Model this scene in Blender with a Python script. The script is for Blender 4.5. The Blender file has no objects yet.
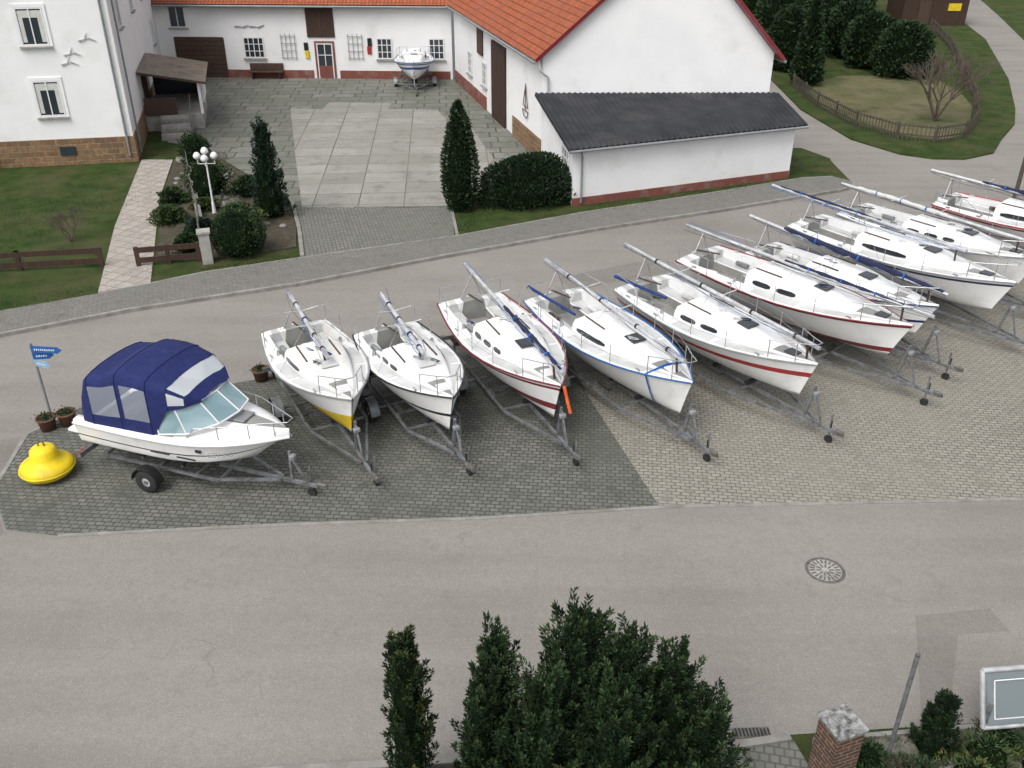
import bpy, math, random
import numpy as np
from mathutils import Vector, geometry
random.seed(7); rng=np.random.default_rng(7)
sc=bpy.context.scene
R=math.radians
# ------------------------------------------------------------ materials
MT={}
def _base(name,rough,metal,spec):
    m=bpy.data.materials.new(name); m.use_nodes=True; nt=m.node_tree
    b=nt.nodes['Principled BSDF']
    b.inputs['Roughness'].default_value=rough; b.inputs['Metallic'].default_value=metal
    b.inputs['Specular IOR Level'].default_value=spec
    MT[name]=m
    return m,nt,b
def C(c): return (c[0],c[1],c[2],1)
def noise(nt,vec,scale,det=4,rough=.55):
    n=nt.nodes.new('ShaderNodeTexNoise'); n.inputs['Scale'].default_value=scale
    n.inputs['Detail'].default_value=det; n.inputs['Roughness'].default_value=rough
    if vec is not None: nt.links.new(vec,n.inputs['Vector'])
    return n.outputs['Fac']
def mrange(nt,v,a,b,c=0,d=1):
    n=nt.nodes.new('ShaderNodeMapRange'); nt.links.new(v,n.inputs[0])
    for i,x in enumerate((a,b,c,d)): n.inputs[i+1].default_value=x
    return n.outputs[0]
def mix(nt,fac,a,b,mode='MIX'):
    n=nt.nodes.new('ShaderNodeMixRGB'); n.blend_type=mode
    for i,x in enumerate((fac,a,b)):
        if isinstance(x,(int,float)): n.inputs[i].default_value=x
        elif isinstance(x,tuple): n.inputs[i].default_value=C(x)
        else: nt.links.new(x,n.inputs[i])
    return n.outputs[0]
def coord(nt,kind='Object',scale=(1,1,1),rz=0):
    t=nt.nodes.new('ShaderNodeTexCoord'); m=nt.nodes.new('ShaderNodeMapping')
    m.inputs['Scale'].default_value=scale; m.inputs['Rotation'].default_value=(0,0,rz)
    nt.links.new(t.outputs[kind],m.inputs[0]); return m.outputs[0]
def bumpn(nt,b,h,strength,dist=.01):
    n=nt.nodes.new('ShaderNodeBump'); n.inputs['Strength'].default_value=strength; n.inputs['Distance'].default_value=dist
    nt.links.new(h,n.inputs['Height']); nt.links.new(n.outputs[0],b.inputs['Normal'])
def mk(name,c1,c2=None,ns=3,rough=.7,metal=0,spec=.4,bump=0,bs=40,lo=.35,hi=.65,dirt=None,ds=.6,dl=.5,dh=.75,coat=0,stretch=(1,1,1),bd=.01):
    m,nt,b=_base(name,rough,metal,spec)
    v=coord(nt,'Object',stretch)
    col=mix(nt,mrange(nt,noise(nt,v,ns,4),lo,hi),c1,c2 if c2 else tuple(x*.85 for x in c1))
    if dirt: col=mix(nt,mrange(nt,noise(nt,v,ds,6,.65),dl,dh),col,dirt)
    nt.links.new(col,b.inputs['Base Color'])
    if bump: bumpn(nt,b,noise(nt,coord(nt),bs,2),bump,bd)
    if coat: b.inputs['Coat Weight'].default_value=coat
    return m
def plain(name,c,rough=.8,spec=.2):
    m,nt,b=_base(name,rough,0,spec)
    # slight hue variation from leaf to leaf
    g=nt.nodes.new('ShaderNodeNewGeometry'); col=mix(nt,g.outputs['Random Per Island'],tuple(x*.75 for x in c),tuple(x*1.45 for x in c)); nt.links.new(col,b.inputs['Base Color']); return m
def brick(name,c1,c2,mort,w,h,ms=.008,rz=0,dirt=None,ds=.4,dl=.45,dh=.7,bump=.5,off=.5,rough=.85,fine=.35):
    m,nt,b=_base(name,rough,0,.3)
    v=coord(nt,'UV',(1,1,1),rz)
    t=nt.nodes.new('ShaderNodeTexBrick'); nt.links.new(v,t.inputs['Vector'])
    t.offset=off
    t.inputs['Scale'].default_value=1; t.inputs['Brick Width'].default_value=w; t.inputs['Row Height'].default_value=h
    t.inputs['Mortar Size'].default_value=ms; t.inputs['Mortar Smooth'].default_value=.3
    t.inputs['Color1'].default_value=C(c1); t.inputs['Color2'].default_value=C(c2); t.inputs['Mortar'].default_value=C(mort)
    ob=coord(nt)
    col=mix(nt,1.0,t.outputs['Color'],mix(nt,mrange(nt,noise(nt,ob,9,5),.3,.7),(1-fine,)*3,(1,1,1)),'MULTIPLY')
    if dirt:
        col=mix(nt,mrange(nt,noise(nt,ob,ds,7,.65),dl,dh),col,mix(nt,.7,t.outputs['Color'],dirt))
        col=mix(nt,mrange(nt,noise(nt,ob,ds*4,7,.7),.53,.70,0,.6),col,tuple(x*.7 for x in dirt))
    nt.links.new(col,b.inputs['Base Color'])
    inv=nt.nodes.new('ShaderNodeMath'); inv.operation='SUBTRACT'; inv.inputs[0].default_value=1
    nt.links.new(t.outputs['Fac'],inv.inputs[1]); bumpn(nt,b,inv.outputs[0],bump,.012)
    return m
def asphalt(name,k=1):
    m,nt,b=_base(name,.92,0,.2)
    o=coord(nt); S=lambda *c: tuple(x*k for x in c)
    col=mix(nt,mrange(nt,noise(nt,o,.22,7,.6),.35,.65),S(.225,.209,.187),S(.290,.271,.244))
    st=coord(nt,'Object',(.05,.9,1),-.03)
    col=mix(nt,mrange(nt,noise(nt,st,1.0,4),.4,.62,0,.55),col,S(.315,.295,.268))
    col=mix(nt,mrange(nt,noise(nt,o,5,6,.75),.40,.68,.0,.30),col,S(.17,.16,.145))
    col=mix(nt,mrange(nt,noise(nt,o,38,3,.85),.40,.66,.0,.50),col,S(.12,.115,.105))
    col=mix(nt,mrange(nt,noise(nt,o,26,2,.8),.58,.72,.0,.45),col,S(.42,.40,.37))
    col=mix(nt,mrange(nt,noise(nt,o,.9,8,.72),.58,.70,0,.45),col,S(.16,.15,.137))
    vo=nt.nodes.new('ShaderNodeTexVoronoi'); vo.feature='DISTANCE_TO_EDGE'; vo.inputs['Scale'].default_value=.11
    n2=nt.nodes.new('ShaderNodeTexNoise'); n2.inputs['Scale'].default_value=.8; n2.inputs['Detail'].default_value=8
    nt.links.new(o,n2.inputs['Vector'])
    va=nt.nodes.new('ShaderNodeVectorMath'); va.operation='ADD'; nt.links.new(o,va.inputs[0]); 
    vs=nt.nodes.new('ShaderNodeVectorMath'); vs.operation='SCALE'; vs.inputs['Scale'].default_value=2.0
    nt.links.new(n2.outputs['Color'],vs.inputs[0]); nt.links.new(vs.outputs[0],va.inputs[1]); nt.links.new(va.outputs[0],vo.inputs['Vector'])
    crack=mrange(nt,vo.outputs['Distance'],.0,.004,.3,0)
    mask=mrange(nt,noise(nt,o,.3,3),.50,.60)
    mm=nt.nodes.new('ShaderNodeMath'); mm.operation='MULTIPLY'; nt.links.new(crack,mm.inputs[0]); nt.links.new(mask,mm.inputs[1])
    col=mix(nt,mm.outputs[0],col,(.10,.10,.09))
    nt.links.new(col,b.inputs['Base Color'])
    bumpn(nt,b,noise(nt,o,80,2),.4,.008)
asphalt('asphalt'); asphalt('asphalt_patch',.84)
def glassy(name,c,rough=.05,alpha=1):
    m,nt,b=_base(name,rough,0,.8); b.inputs['Base Color'].default_value=C(c)
    b.inputs['Alpha'].default_value=alpha
    return m
mk('grass',(.030,.058,.015),(.062,.095,.026),1.3,.95,bump=1,bs=50,dirt=(.105,.10,.048),ds=.5,dl=.44,dh=.72,spec=.1,bd=.06)
mk('grass_dry',(.115,.12,.06),(.20,.175,.105),.8,.95,bump=1,bs=45,dirt=(.07,.09,.035),ds=.4,dl=.5,dh=.65,spec=.1,bd=.05)
mk('soil',(.05,.04,.028),(.09,.075,.05),6,.95,bump=1,bs=25,dirt=(.03,.045,.018),ds=1.2,bd=.04)
mk('gravel',(.14,.13,.11),(.26,.24,.21),22,.95,bump=1,bs=45,bd=.03,dirt=(.06,.08,.035),ds=1.3,dl=.45,dh=.6)
brick('pavers_old',(.155,.155,.143),(.225,.222,.203),(.06,.066,.045),.20,.13,.014,.08,(.085,.090,.075),.3,.38,.64,.8)
brick('pavers_new',(.30,.287,.247),(.36,.342,.292),(.14,.13,.11),.21,.12,.013,.12,(.235,.227,.19),.35,.42,.7,.8)
brick('sidewalk_pavers',(.205,.198,.182),(.25,.24,.222),(.10,.10,.085),.2,.1,.008,.45,(.145,.143,.125),.5,.42,.7,.5)
brick('cobbles',(.20,.195,.182),(.26,.25,.235),(.09,.09,.075),.16,.16,.018,.2,(.14,.145,.118),.4,.4,.65,.7)
brick('yard_slabs',(.42,.405,.37),(.31,.30,.275),(.12,.12,.09),1.9,1.5,.03,-.07,(.19,.192,.16),.28,.38,.60,.3,.0,.9,.4)
brick('yard_old',(.20,.20,.18),(.28,.275,.25),(.09,.10,.065),1.3,1.0,.05,-.07,(.105,.115,.085),.4,.38,.6,.5,.3,.9,.5)
brick('path_slabs',(.47,.43,.385),(.39,.355,.32),(.2,.175,.15),.5,.5,.02,.38,(.28,.25,.21),.9,.42,.7,.4,0)
brick('sandstone',(.33,.20,.10),(.21,.12,.065),(.36,.29,.21),.55,.26,.02,0,(.14,.10,.07),1.5,.45,.7,.8,.45,.9,.5)
brick('red_brick',(.17,.07,.045),(.10,.05,.038),(.26,.24,.2),.24,.08,.012,0,(.07,.055,.045),2,.45,.7,.6)
brick('roof_tiles',(.50,.14,.055),(.38,.10,.045),(.13,.04,.02),.24,.34,.028,0,(.25,.085,.05),.5,.42,.75,1.,.0,.8,.35)
mk('white_wall',(.82,.82,.82),(.77,.775,.78),.7,.9,dirt=(.64,.63,.60),ds=.45,dl=.55,dh=.85,bump=.15,bs=60)
mk('plinth_paint',(.22,.07,.05),(.16,.06,.05),2,.85,dirt=(.25,.2,.17),ds=1.5)
mk('dark_wood',(.035,.02,.015),(.06,.032,.02),2,.7,stretch=(8,8,.5))
mk('brown_wood',(.085,.05,.033),(.05,.032,.024),3,.75,stretch=(6,6,1))
mk('grey_wood',(.10,.085,.065),(.06,.05,.04),4,.85)
mk('concrete',(.38,.37,.34),(.28,.27,.25),4,.9,bump=.3,bs=30,dirt=(.18,.18,.14),ds=1.3)
mk('kerb_stone',(.29,.28,.255),(.21,.20,.185),3,.9,dirt=(.14,.14,.105),ds=1.2)
mk('porch_tin',(.24,.19,.14),(.17,.135,.105),2,.7,dirt=(.09,.08,.06),ds=1)
mk('dark_roof',(.020,.022,.026),(.036,.037,.042),1.2,.75,dirt=(.06,.06,.062),ds=.5,spec=.25)
mk('gelcoat',(.84,.84,.83),(.79,.795,.79),1.2,.32,spec=.45,dirt=(.58,.57,.53),ds=1.6,dl=.52,dh=.85,coat=.15)
mk('gelcoat_cream',(.81,.80,.76),(.76,.75,.71),1.5,.35,dirt=(.58,.56,.51),ds=1.6,dl=.5,dh=.85)
mk('nonskid',(.60,.61,.60),(.50,.51,.50),2,.75,bump=.3,bs=90,dirt=(.38,.38,.34),ds=1.8,dl=.5,dh=.8)
mk('antifoul_grey',(.36,.37,.37),(.27,.27,.27),1.5,.7,dirt=(.2,.18,.15),ds=2)
mk('cockpit_floor',(.30,.30,.28),(.22,.22,.21),2,.8)
for n,c in dict(yellow_paint=(.78,.56,.02),red_paint=(.40,.03,.03),maroon_paint=(.20,.02,.03),navy_paint=(.02,.03,.10),blue_paint=(.02,.12,.38),black_paint=(.015,.015,.017),grey_paint=(.25,.26,.27),light_blue=(.25,.42,.6)).items():
    mk(n,c,tuple(x*.8 for x in c),2,.35,coat=.1,dirt=tuple(x*.6+.03 for x in c),ds=3)
mk('buoy_yellow',(.85,.64,.01),(.76,.54,.01),2,.5,dirt=(.48,.38,.05),ds=2.5,dl=.48,dh=.75)
mk('canvas_navy',(.008,.014,.085),(.011,.020,.11),3,.85,bump=.8,bs=5,bd=.05)
mk('cover_navy',(.010,.014,.045),(.018,.024,.07),3,.85,bump=.6,bs=9,bd=.03)
mk('canvas_blue',(.015,.045,.19),(.012,.03,.12),3,.85,bump=.5,bs=10,bd=.03)
mk('canvas_white',(.6,.6,.58),(.5,.5,.48),3,.85,bump=.5,bs=10,bd=.03)
mk('orange_cloth',(.7,.14,.03),(.5,.08,.02),3,.8)
mk('galvanised',(.28,.295,.31),(.17,.18,.19),6,.5,metal=.5,dirt=(.13,.11,.09),ds=3)
mk('aluminium',(.64,.65,.66),(.48,.49,.50),4,.4,metal=.4,dirt=(.3,.3,.3),ds=2,dl=.5,dh=.8)
mk('steel_rail',(.6,.6,.62),(.5,.5,.5),4,.25,metal=.8)
mk('rubber',(.02,.02,.02),(.03,.03,.03),8,.85)
mk('plastic_white',(.75,.75,.75),(.7,.7,.7),3,.4)
mk('terracotta',(.15,.07,.045),(.10,.05,.035),4,.85)
mk('bark',(.09,.065,.045),(.05,.04,.03),6,.95,bump=.6,bs=20)
mk('twig',(.13,.10,.08),(.08,.065,.05),6,.95)
mk('stone',(.26,.25,.23),(.16,.155,.14),5,.9,bump=.5,bs=12)
mk('cap_stone',(.34,.34,.33),(.06,.06,.06),11,.9,bump=.5,bs=12)
mk('iron',(.17,.16,.145),(.11,.105,.095),8,.6,metal=.3)
mk('rope_blue',(.02,.13,.45),(.02,.1,.35),5,.8)
glassy('window_glass',(.03,.04,.05),.06); glassy('tint_glass',(.02,.025,.03),.1)
glassy('screen_glass',(.27,.44,.49),.05,.62); glassy('vinyl',(.45,.50,.60),.15,.40); glassy('vinyl_clear',(.66,.70,.74),.15,.70)
glassy('board_glass',(.16,.19,.20),.08)
for n,a in dict(leaf_dark=(.011,.024,.010),leaf_mid=(.023,.045,.017),leaf_light=(.044,.073,.027),leaf_yellow=(.085,.10,.028),leaf_bluish=(.018,.038,.028)).items():
    plain(n,a)
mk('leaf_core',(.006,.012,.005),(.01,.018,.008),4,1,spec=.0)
# ------------------------------------------------------------ mesh builder
class O:
    def __init__(s,name,loc=(0,0,0),rz=0,world=False):
        s.name=name; s.loc=Vector((loc[0],loc[1],loc[2] if len(loc)>2 else 0)); s.rz=rz; s.world=world; s.parts={}; s.part('body')
    def part(s,n):
        s.cur=s.parts.setdefault(n,([],[],[],[])); return s
    def face(s,pts,mat,smooth=False):
        v,f,m,sm=s.cur; k=len(v); v.extend([tuple(p) for p in pts]); f.append(tuple(range(k,k+len(pts)))); m.append(mat); sm.append(smooth)
    def grid(s,rings,mats,closed=False,smooth=True,cap0=None,cap1=None):
        v,f,m,sm=s.cur; k=len(v); n=len(rings[0])
        for r in rings: v.extend([tuple(p) for p in r])
        for i in range(len(rings)-1):
            for j in range(n if closed else n-1):
                j2=(j+1)%n
                f.append((k+i*n+j,k+i*n+j2,k+(i+1)*n+j2,k+(i+1)*n+j))
                mm=mats if isinstance(mats,str) else mats[j]
                m.append(mm); sm.append(smooth)
        if cap0: s.face(rings[0],cap0)
        if cap1: s.face(rings[-1],cap1)
    def tube(s,p,q,r,mat,n=8,r2=None,caps=True):
        p=Vector(p); q=Vector(q); d=q-p
        if d.length<1e-6: return
        d.normalize(); a=d.orthogonal().normalized(); b=d.cross(a); r2=r if r2 is None else r2
        A=[[pt+(a*math.cos(t)+b*math.sin(t))*rr for t in [2*math.pi*i/n for i in range(n)]] for pt,rr in ((p,r),(q,r2))]
        s.grid(A,mat,True,n>5,mat if caps else None,mat if caps else None)
    def path(s,pts,r,mat,n=6):
        for a,b in zip(pts[:-1],pts[1:]): s.tube(a,b,r,mat,n,caps=False)
    def box(s,c,size,mat,rz=0,bev=0):
        x,y,z=[q/2 for q in size]; ca,sa=math.cos(rz),math.sin(rz)
        P=lambda a,b,d:(c[0]+a*ca-b*sa,c[1]+a*sa+b*ca,c[2]+d)
        if bev:
            b=bev; rings=[]
            for (zz,i) in ((-z,b),(-z+b,0),(z-b,0),(z,b)):
                X=x-i;Y=y-i
                rings.append([P(X-b,-Y,zz),P(X,-Y+b,zz),P(X,Y-b,zz),P(X-b,Y,zz),P(-X+b,Y,zz),P(-X,Y-b,zz),P(-X,-Y+b,zz),P(-X+b,-Y,zz)])
            s.grid(rings,mat,True,False,mat,mat); return
        v=[P(i,j,k) for k in(-z,z) for i,j in((-x,-y),(x,-y),(x,y),(-x,y))]
        for f in((3,2,1,0),(4,5,6,7),(0,1,5,4),(1,2,6,5),(2,3,7,6),(3,0,4,7)): s.face([v[i] for i in f],mat)
    def prism(s,pts,z0,z1,mat,side=None):
        pts=[(p[0],p[1]) for p in pts]
        area=sum(a[0]*b[1]-b[0]*a[1] for a,b in zip(pts,pts[1:]+pts[:1]))
        if area<0: pts=pts[::-1]
        tri=geometry.tessellate_polygon([[Vector((p[0],p[1],0)) for p in pts]])
        for t in tri:
            a,b,c=[pts[i] for i in t]
            if (b[0]-a[0])*(c[1]-a[1])-(b[1]-a[1])*(c[0]-a[0])<0: b,c=c,b
            s.face([(p[0],p[1],z1) for p in(a,b,c)],mat)
        if z0 is not None:
            for a,b in zip(pts,pts[1:]+pts[:1]): s.face([(a[0],a[1],z0),(b[0],b[1],z0),(b[0],b[1],z1),(a[0],a[1],z1)],side or mat)
    def plate(s,pts,th,mat,edge=None):
        P=[Vector(p) for p in pts]; n=(P[1]-P[0]).cross(P[2]-P[0]).normalized()
        if n.z<0: P=P[::-1]; n=-n
        Q=[p-n*th for p in P]; s.face(P,mat); s.face(Q[::-1],edge or mat)
        for i in range(len(P)):
            j=(i+1)%len(P); s.face([Q[i],Q[j],P[j],P[i]],edge or mat)
    def strip(s,pts,w,z0,z1,mat):
        n=len(pts); L=[];Rr=[]
        for i in range(n):
            a=Vector(pts[max(i-1,0)][:2]); b=Vector(pts[min(i+1,n-1)][:2]); d=(b-a).normalized(); q=Vector((-d.y,d.x))*w/2
            L.append(Vector(pts[i][:2])+q); Rr.append(Vector(pts[i][:2])-q)
        for i in range(n-1):
            s.prism([L[i],L[i+1],Rr[i+1],Rr[i]],z0,z1,mat)
    def lathe(s,prof,c,mat,n=20,smooth=True,axis='z'):
        rings=[]
        for r,z in prof:
            rings.append([(c[0]+r*math.cos(t),c[1]+r*math.sin(t),c[2]+z) if axis=='z' else (c[0]+r*math.cos(t),c[1]+z,c[2]+r*math.sin(t)) for t in [2*math.pi*i/n for i in range(n)]])
        s.grid(rings,mat,True,smooth,None,None)
    def build(s):
        parts={k:p for k,p in s.parts.items() if p[1]}
        root=None
        if len(parts)>1:
            root=bpy.data.objects.new(s.name,None); sc.collection.objects.link(root); root.location=s.loc; root.rotation_euler=(0,0,s.rz)
        for k,(v,f,m,sm) in parts.items():
            if s.world: v=[(a-s.loc.x,b-s.loc.y,c-s.loc.z) for a,b,c in v]
            me=bpy.data.meshes.new(k); me.from_pydata(v,[],f)
            mats=sorted(set(m)); ix={q:i for i,q in enumerate(mats)}
            for q in mats: me.materials.append(MT[q])
            me.polygons.foreach_set('material_index',[ix[q] for q in m]); me.polygons.foreach_set('use_smooth',sm)
            uv=me.uv_layers.new(name='UVMap'); arr=np.zeros((len(me.loops),2))
            li=0
            for p in me.polygons:
                n=p.normal
                if abs(n.z)>.98 or n.length<.5: u=Vector((1,0,0)); w=Vector((0,1,0))
                else:
                    u=Vector((-n.y,n.x,0)).normalized(); w=n.cross(u)
                for vi in p.vertices:
                    q=me.vertices[vi].co; arr[li]=(q.dot(u),q.dot(w)); li+=1
            uv.data.foreach_set('uv',arr.ravel())
            me.update()
            ob=bpy.data.objects.new(k if root else s.name,me); sc.collection.objects.link(ob)
            if root: ob.parent=root
            else: ob.location=s.loc; ob.rotation_euler=(0,0,s.rz)
        s.root=root
        return root
def simple(name,fn,loc=(0,0,0),world=True):
    o=O(name,loc,world=world); fn(o); o.build(); return o
# ------------------------------------------------------------ ground & roads
kerb=[(-60,20),(-34,19.3),(-24,21.2),(-19,23.2),(-15.5,25.0),(-12.2,26.8),(-7.2,28.9),(-2.3,31.5),(3.4,34.3),(8.6,36.5),(14.4,39.2),(15.1,39.7),(15.3,40.3)]
swup=[(-60,21.8),(-34,21.2),(-24,23.2),(-19,25.2),(-16.4,26.6),(-13.7,28.0),(-12.2,28.9),(-10.8,29.8),(-7.6,31.2),(-2.0,33.5),(2.8,36.1),(8.6,38.7),(13.2,40.9),(14.6,41.1),(15.3,40.3)]
island=[(17.1,61.5),(16.8,54.5),(17.6,47.8),(19.1,45),(20.4,44.2),(21.9,44.1),(23.8,45.2),(25.4,47.8),(27.6,51),(29.3,54.5),(32.9,63),(38.5,78.9),(41.1,90),(44,100),(50,120),(20,125),(18,80)]
simple('ground',lambda o:o.prism([(-400,-400),(400,-400),(400,600),(-400,600)],None,0,'grass'))
road=[(-60,9.2),(-5,9.6),(-1,9.9),(3.7,10.2),(4.6,10.35),(12,10.9),(60,11.5),(60,44),(44,68),(41,77),(46,93),(54,120)]+[(50,120)]+[p for p in reversed(island[1:14])]+[(17.1,61.5),(17.5,72),(12.5,72),(12.5,46),(14.5,46),(15.4,44.1)]+list(reversed(kerb))
simple('asphalt_road',lambda o:o.prism(road,None,.006,'asphalt'))
def f(o):
    o.part('trench_patch').prism([(6.9,10.75),(7.4,10.8),(8.3,12.6),(9.3,12.7),(9.2,13.3),(7.7,13.1)],None,.0095,'asphalt_patch')
    o.part('verge_patch').prism([(-18,12.5),(-12.5,13.4),(-10.9,15.6),(-11.9,17.1),(-12.3,19.4),(-18,17.5)],None,.0095,'asphalt_patch')
    o.part('upper_patch').prism([(2.0,28.4),(5.5,30.1),(5.0,31.2),(1.6,29.6)],None,.0095,'asphalt_patch')
simple('asphalt_repairs',f)
pf=[(-10.9,15.7),(-9.7,15.5),(-4.6,15.9),(-.7,16.1),(3.3,16.5)]
pf2=[(3.3,16.5),(11.6,16.8),(32,17.4)]
pb2=[(32,38.5),(20.3,34.9),(12.6,32.2),(7.1,28.9),(2.8,26.2),(1.3,25.6)]
pb=[(1.3,25.6),(-2.4,24.1),(-7,22.4),(-11.4,20.8),(-12.2,19.5),(-11.9,17.2)]
def f(o):
    o.part('old_pavers').prism(pf+[(2.1,21.2)]+pb,None,.014,'pavers_old')
    o.part('new_pavers').prism(pf2+pb2+[(2.1,21.2)],None,.0135,'pavers_new')
    o.part('edge_stones').strip(pf[1:]+pf2[1:],.10,0.0,.022,'kerb_stone'); o.strip(pb[::-1]+pb2[::-1],.10,0,.024,'kerb_stone')
simple('paved_parking_area',f)
def f(o):
    o.part('paving').prism(kerb+swup[::-1][1:],0,.11,'sidewalk_pavers','kerb_stone')
    o.part('kerb').strip(kerb,.13,0,.125,'kerb_stone')
    o.strip(swup[5:-1],.08,0.05,.118,'kerb_stone')
simple('sidewalk',f)
simple('village_green',lambda o:o.prism(swup[:-2]+[(14.6,41.1),(15.4,44.1),(14.5,46),(12.2,46),(12.2,72),(-60,72)],0,.085,'grass'))
simple('garden_lawn',lambda o:o.prism(island,0,.08,'grass'))
simple('dry_lawn',lambda o:o.prism([(18.6,59),(18.2,55),(18.7,51.5),(20,49),(21,48),(22,47.6),(23,48),(24,49),(25.6,52),(27,55),(28,59),(28,62),(26,64),(22,64),(20,62)],None,.088,'grass_dry'))
yard=[(-23,64),(-20.8,58),(-17.6,47),(-15.4,45.9),(-11.8,41),(-9.1,37.3),(-8.2,34.2),(-7.6,31.2),(-2.2,33.3),(-2.6,36.5),(1.3,43.8),(-3.6,64)]
def f(o):
    o.part('old_concrete').prism(yard,None,.095,'yard_old')
    o.part('slabs').prism([(-12.9,54.5),(-11,54.3),(-10.9,56.1),(-7.2,55.8),(-7.2,54.4),(-4.3,54.1),(-3.2,50.2),(-2.2,50.1),(-.9,44),(-1.6,40.5),(-2.3,37),(-8.7,36.8),(-10.2,43)],None,.100,'yard_slabs')
    o.part('cobble_ramp').prism([(-8.8,36.7),(-8.2,34.2),(-7.5,31.25),(-2.2,33.35),(-2.5,36.7)],None,.1045,'cobbles')
    o.part('edge').strip([(-2.1,33.5),(-2.5,36.7),(1.0,43.4)],.12,.05,.13,'kerb_stone'); o.strip([(-7.6,31.3),(-8.3,34.2),(-9.2,37.3),(-11.9,41)],.15,.05,.16,'kerb_stone')
simple('courtyard',f)
simple('garden_path',lambda o:o.prism([(-17.8,43.8),(-16.3,43.8),(-15,38),(-12.25,28.8),(-13.75,28.1),(-15.6,34.5)],0.05,.115,'path_slabs'))
simple('planting_bed',lambda o:o.prism([(-16.2,43.6),(-15.4,45.8),(-12,41),(-9.35,37.3),(-8.4,34.2),(-8,32.2),(-10.8,31),(-12.7,30.8),(-14.9,38)],0.05,.13,'soil'))
def f(o):
    o.part('kerb').strip([(-60,9.1),(-5,9.5),(-1,9.8),(3.7,10.1),(4.55,10.25)],.14,0,.10,'kerb_stone')
    o.part('cobbles').prism([(1.5,9.93),(3.7,10.1),(4.6,10.2),(5.0,8.4),(1.5,8.4)],None,.05,'cobbles')
    o.part('beds').prism([(-60,9.0),(-5,9.42),(1.4,9.8),(1.4,6),(-60,6)],0,.09,'soil'); o.prism([(4.9,10.1),(12,10.8),(30,11),(30,6),(4.9,6)],0,.1,'gravel')
    o.part('bed_edge').strip([(4.9,10.15),(12,10.85),(30,11.05)],.08,0,.14,'kerb_stone')
simple('front_garden',f)
# ------------------------------------------------------------ foliage
def leafmesh(name,P,D,W,L,mi,mats,parent=None):
    N=len(P); D=D/np.linalg.norm(D,axis=1,keepdims=True)
    r=rng.normal(size=(N,3)); S=np.cross(D,r); S/=np.linalg.norm(S,axis=1,keepdims=True)
    W=W[:,None];L=L[:,None]
    V=np.stack([P,P+D*L*.45+S*W*.5,P+D*L,P+D*L*.5-S*W*.5],1).reshape(-1,3)
    me=bpy.data.meshes.new(name); me.vertices.add(4*N); me.vertices.foreach_set('co',V.ravel())
    me.loops.add(4*N); me.loops.foreach_set('vertex_index',np.arange(4*N,dtype=np.int32))
    me.polygons.add(N); me.polygons.foreach_set('loop_start',np.arange(0,4*N,4,dtype=np.int32)); me.polygons.foreach_set('loop_total',np.full(N,4,dtype=np.int32))
    for q in mats: me.materials.append(MT[q])
    me.polygons.foreach_set('material_index',mi.astype(np.int32)); me.update(calc_edges=True)
    ob=bpy.data.objects.new(name,me); sc.collection.objects.link(ob)
    if parent: ob.parent=parent
    return ob
def blob(P,seed,fr):
    r=np.random.default_rng(seed); s=np.zeros(len(P))
    for k in range(5):
        w=r.normal(size=3)*fr*(1+.6*k); s+=np.sin(P@w+r.random()*6)/(1+.4*k)
    return s/2
PROF=dict(
 cone=lambda z:np.minimum(1,(z/.08+.3))*np.clip(1-z,0,1)**.75,
 fat=lambda z:np.minimum(1,(z/.08+.5))*np.clip(1-z,0,1)**.6,
 column=lambda z:np.minimum(1,.65+z*2)*np.clip(1-z**5,0,1)**.6*(1-.25*z),
 cigar=lambda z:(.62+.38*np.sin(np.pi*np.clip(z,0,1)**.8))*np.clip(1-z**3.2,0,1)**.85,
 thuja=lambda z:np.minimum(1,.75+z)*np.clip(1-z**4,0,1)**.6,
 ball=lambda z:np.sqrt(np.clip(1-(2*z-1)**2,0,1))*.5+.5*np.sqrt(np.clip(1-z**4,0,1)),
 dome=lambda z:np.sqrt(np.clip(1-z**2.4,0,1)))
def bush(name,x,y,h,r,kind='ball',n=2500,leaf=(.06,.13),mats=('leaf_dark','leaf_mid','leaf_light'),lump=.14,z0=.1,sy=1,up=.6,bias=0.,rz=0,sd=None):
    sd=sd or int(rng.integers(1e6)); pf_=PROF[kind]
    o=O(name,(x,y,z0),rz); o.part('trunk').tube((0,0,-.1),(0,0,h*.6),max(.04,r*.09),'bark',8,.02)
    for a in range(5):
        t=a*1.256+sd; o.tube((0,0,h*.15),(r*.5*math.cos(t),r*.5*math.sin(t)*sy,h*.5),.03,'bark',5,.012)
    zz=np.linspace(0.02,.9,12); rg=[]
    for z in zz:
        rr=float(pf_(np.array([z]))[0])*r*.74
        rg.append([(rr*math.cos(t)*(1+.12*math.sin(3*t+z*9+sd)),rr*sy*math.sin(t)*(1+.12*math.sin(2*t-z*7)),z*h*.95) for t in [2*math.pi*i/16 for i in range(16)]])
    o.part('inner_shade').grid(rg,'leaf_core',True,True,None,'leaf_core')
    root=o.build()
    z=rng.random(n)**.9; a=rng.random(n)*2*math.pi; rr=pf_(z)
    U=np.stack([np.cos(a),np.sin(a)*sy,z*0],1)
    P=U*(rr*r)[:,None]; P[:,2]=z*h
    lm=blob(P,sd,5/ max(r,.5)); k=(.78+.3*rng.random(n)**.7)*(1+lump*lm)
    P[:,:2]*=k[:,None]; P[:,2]*=1+.04*lm
    D=U*.7+np.array([0,0,up])+rng.normal(size=(n,3))*.35
    s=.6+.8*rng.random(n)
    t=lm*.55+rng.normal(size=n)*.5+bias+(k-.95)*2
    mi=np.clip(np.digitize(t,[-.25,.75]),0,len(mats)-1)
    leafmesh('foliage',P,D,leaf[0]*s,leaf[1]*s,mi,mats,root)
    return root
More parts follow.
